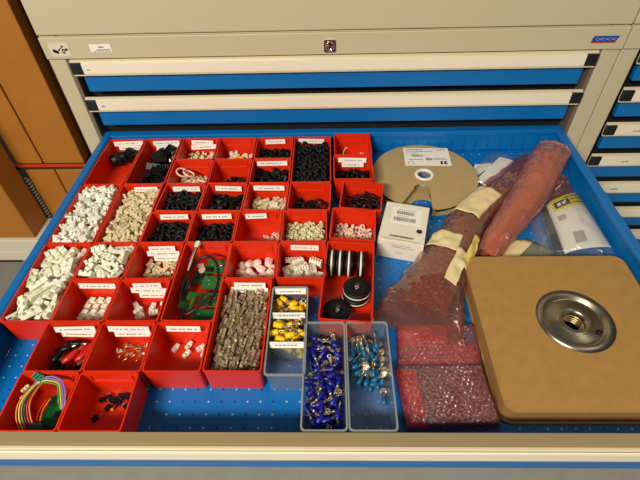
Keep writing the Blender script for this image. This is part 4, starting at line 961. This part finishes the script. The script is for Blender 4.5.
# yellowed tape between the two bags, cream paper under bag B
def sheet(name, pts, z, m, label, cat, thick=.0006, n=10, curl=.004, seed=0):
    c = pts; mb = MB(); vs = []
    for j in range(n+1):
        for i in range(n+1):
            p = quad(c, i/n, j/n); vs.append((p.x, p.y, z+(vnoise(i*.45, j*.45, seed))*curl))
    mb.add(vs, [(j*(n+1)+i, (j+1)*(n+1)+i, (j+1)*(n+1)+i+1, j*(n+1)+i+1) for j in range(n) for i in range(n)], True)
    o = obj(name, mb, m); s_ = o.modifiers.new('Solidify', 'SOLIDIFY'); s_.thickness = thick
    return tag(o, label, cat)
patch(pA3, wA, hA, .36, .50, 18, 48, M['tape_y'], la)
sheet('paper_strip', ((.316, .546), (.338, .536), (.284, .4825), (.250, .492)), FZ+.004, M['masking'], 'cream paper strip sticking out under the smooth pink bag', 'paper', curl=.003)
sheet('plastic_sleeve', ((.330, .548), (.366, .520), (.362, .484), (.290, .4815)), FZ+.0015, mat('grey_green_sleeve', (112, 116, 96), .3), 'grey plastic sleeve lying between the paper strip and clear bag', 'sleeve', curl=.003, seed=4)

# ------------------------------------------------------------------ clear bags
def pillow(c, z0, h, n=26, seed=0, wr=.004):
    m = MB(); vs = []
    for sgn in (1, -1):
        for j in range(n+1):
            for i in range(n+1):
                u, v = i/n, j/n; p = quad(c, u, v); e = (16*u*(1-u)*v*(1-v))**.45
                z = z0+(h*e+(vnoise(u*7, v*7, seed)-.3)*wr*e) if sgn > 0 else z0-.0002-.0002*e
                vs.append((p.x+(vnoise(v*8, seed+1)-.5)*.003, p.y+(vnoise(u*8, seed+2)-.5)*.003, z))
    k = (n+1)**2
    for o in (0, k):
        m.add([], []) if False else None
    fs = [(j*(n+1)+i, (j+1)*(n+1)+i, (j+1)*(n+1)+i+1, j*(n+1)+i+1) for j in range(n) for i in range(n)]
    m.add(vs, fs+[tuple(q+k for q in f[::-1]) for f in fs], True); return m
c1 = ((.330, .800), (.385, .788), (.318, .680), (.262, .706))
cb = thing('clear_bag', (0, 0, 0), 0, 'clear plastic bag with folded white paper between round reel and pink bags', 'bag')
obj('bag_film', pillow(c1, FZ+.0015, .016, seed=21), M['clearbag'], cb)
o = obj('paper_insert', MB().prism([(.346, .778), (.372, .764), (.306, .6845), (.282, .704)], 0, .0012, Matrix.Translation((0, 0, FZ+.006))), M['paper'], cb)
o = obj('paper_insert', MB().prism([(.292, .756), (.326, .760), (.318, .744), (.276, .712), (.270, .718)], 0, .0010, Matrix.Translation((0, 0, FZ+.004))), M['wprint'], cb)
c2 = ((.392, .668), (.449, .692), (.450, .505), (.340, .512))
sb_ = thing('clear_bag', (0, 0, 0), 0, 'clear bag with white and yellow printed sachet by the right wall', 'bag')
obj('bag_film', pillow(((.352, .612), (.4640, .680), (.4650, .500), (.338, .500)), FZ+.0015, .026, seed=31, wr=.006), M['clearbag'], sb_)
# sachet in local frame: x along width, y along length
def sach(u, v): return quad(((.3905, .630), (.4570, .660), (.4620, .520), (.3800, .508)), u, v)
def sheetuv(u0, u1, v0, v1, dz, n=10):
    m = MB(); vs = []
    for j in range(n+1):
        for i in range(n+1):
            u = u0+(u1-u0)*i/n; v = v0+(v1-v0)*j/n; p = sach(u, v)
            vs.append((p.x, p.y, FZ+.0060+.014*(max(0, math.sin(math.pi*min(1, max(0, u))))*math.sin(math.pi*min(1, max(0, .12+v*.76))))**.5+dz))
    m.add(vs, [(j*(n+1)+i, (j+1)*(n+1)+i, (j+1)*(n+1)+i+1, j*(n+1)+i+1) for j in range(n) for i in range(n)], True); return m
sa_ = obj('sachet', sheetuv(0, 1, 0, 1, 0, 20), M['wprint'], sb_); so = sa_.modifiers.new('Solidify', 'SOLIDIFY'); so.thickness = .001
obj('yellow_band', sheetuv(0, 1, 0, .26, .0004), M['yprint'], sa_)
obj('black_logo_box', sheetuv(.14, .56, .085, .215, .0008), M['ink'], sa_)
lg = MB()
for (u0, u1, v0, v1) in ((.20, .30, .12, .19), (.34, .42, .13, .18), (.42, .46, .11, .15)):
    q = sheetuv(u0, u1, v0, v1, .0012, 2); lg.add(q.v, q.f)
obj('logo_mark', lg, M['paper'], sa_)
bb = MB()
for v in (.045, .115, .190):
    q = sheetuv(.60 if v > .05 else .45, .97, v, v+.016, .0008, 6); bb.add(q.v, q.f)
obj('black_lines', bb, M['ink'], sa_)
obj('black_stripe', sheetuv(-.20, -.02, .05, .98, .0020, 10), M['ink'], sa_)
bb = MB()
for (U, V, du, dv, k) in ((.10, .36, .18, .10, 6), (.26, .72, .24, .18, 7)):
    for i in range(k):
        q = sheetuv(U+du*i/k, U+du*(i+.55)/k, V, V+dv, .0006, 2); bb.add(q.v, q.f)
obj('barcode', bb, M['greyink'], sa_)
c3 = ((.402, .690), (.446, .700), (.449, .662), (.398, .640))
pk_ = tag(obj('plastic_pouch', pillow(c3, FZ+.010, .022, seed=41, wr=.010), M['pinkbag']), 'small crumpled pinkish pouch above the yellow printed sachet', 'pouch')

# ------------------------------------------------------------------ lights
def area(name, loc, target, size, sy, power, col):
    l = bpy.data.lights.new(name, 'AREA'); l.shape = 'RECTANGLE'; l.size = size; l.size_y = sy; l.energy = power; l.color = col
    o = bpy.data.objects.new(name, l); COL.objects.link(o); o.location = loc
    o.rotation_euler = (Vector(target)-Vector(loc)).to_track_quat('-Z', 'Y').to_euler(); return o
area('ceiling_lamp', (-.95, -1.30, 2.65), (0, .5, .95), 1.0, .16, 78, (1, .935, .83))
area('ceiling_lamp_far', (1.3, -.2, 2.7), (.3, .5, .9), 1.2, .2, 5, (1, .88, .72))
wd = bpy.data.worlds.new('room'); S.world = wd; wd.use_nodes = True
bg = wd.node_tree.nodes['Background']; bg.inputs[0].default_value = (1, .95, .90, 1); bg.inputs[1].default_value = .095

# ------------------------------------------------------------------ camera
q = (455.03, -.0353, .7919, -.0331)
a, b, c = q[1:]
fwd = Vector((math.sin(a)*math.cos(b), math.cos(a)*math.cos(b), -math.sin(b)))
r = Vector((math.cos(a), -math.sin(a), 0)); u = r.cross(fwd)
r2 = r*math.cos(c)+u*math.sin(c); u2 = -r*math.sin(c)+u*math.cos(c)
cam = bpy.data.cameras.new('camera'); co = bpy.data.objects.new('camera', cam); COL.objects.link(co)
mw = Matrix((r2, u2, -fwd)).transposed().to_4x4(); mw.translation = (0, 0, 1.5124); co.matrix_world = mw
cam.sensor_width = 36; cam.lens = q[0]/640*36; cam.shift_y = -1/640; cam.clip_start = .02
S.camera = co
S.view_settings.view_transform = 'Standard'; S.view_settings.look = 'None'; S.view_settings.gamma = 1; S.view_settings.use_curve_mapping = False
S.view_settings.exposure = 0
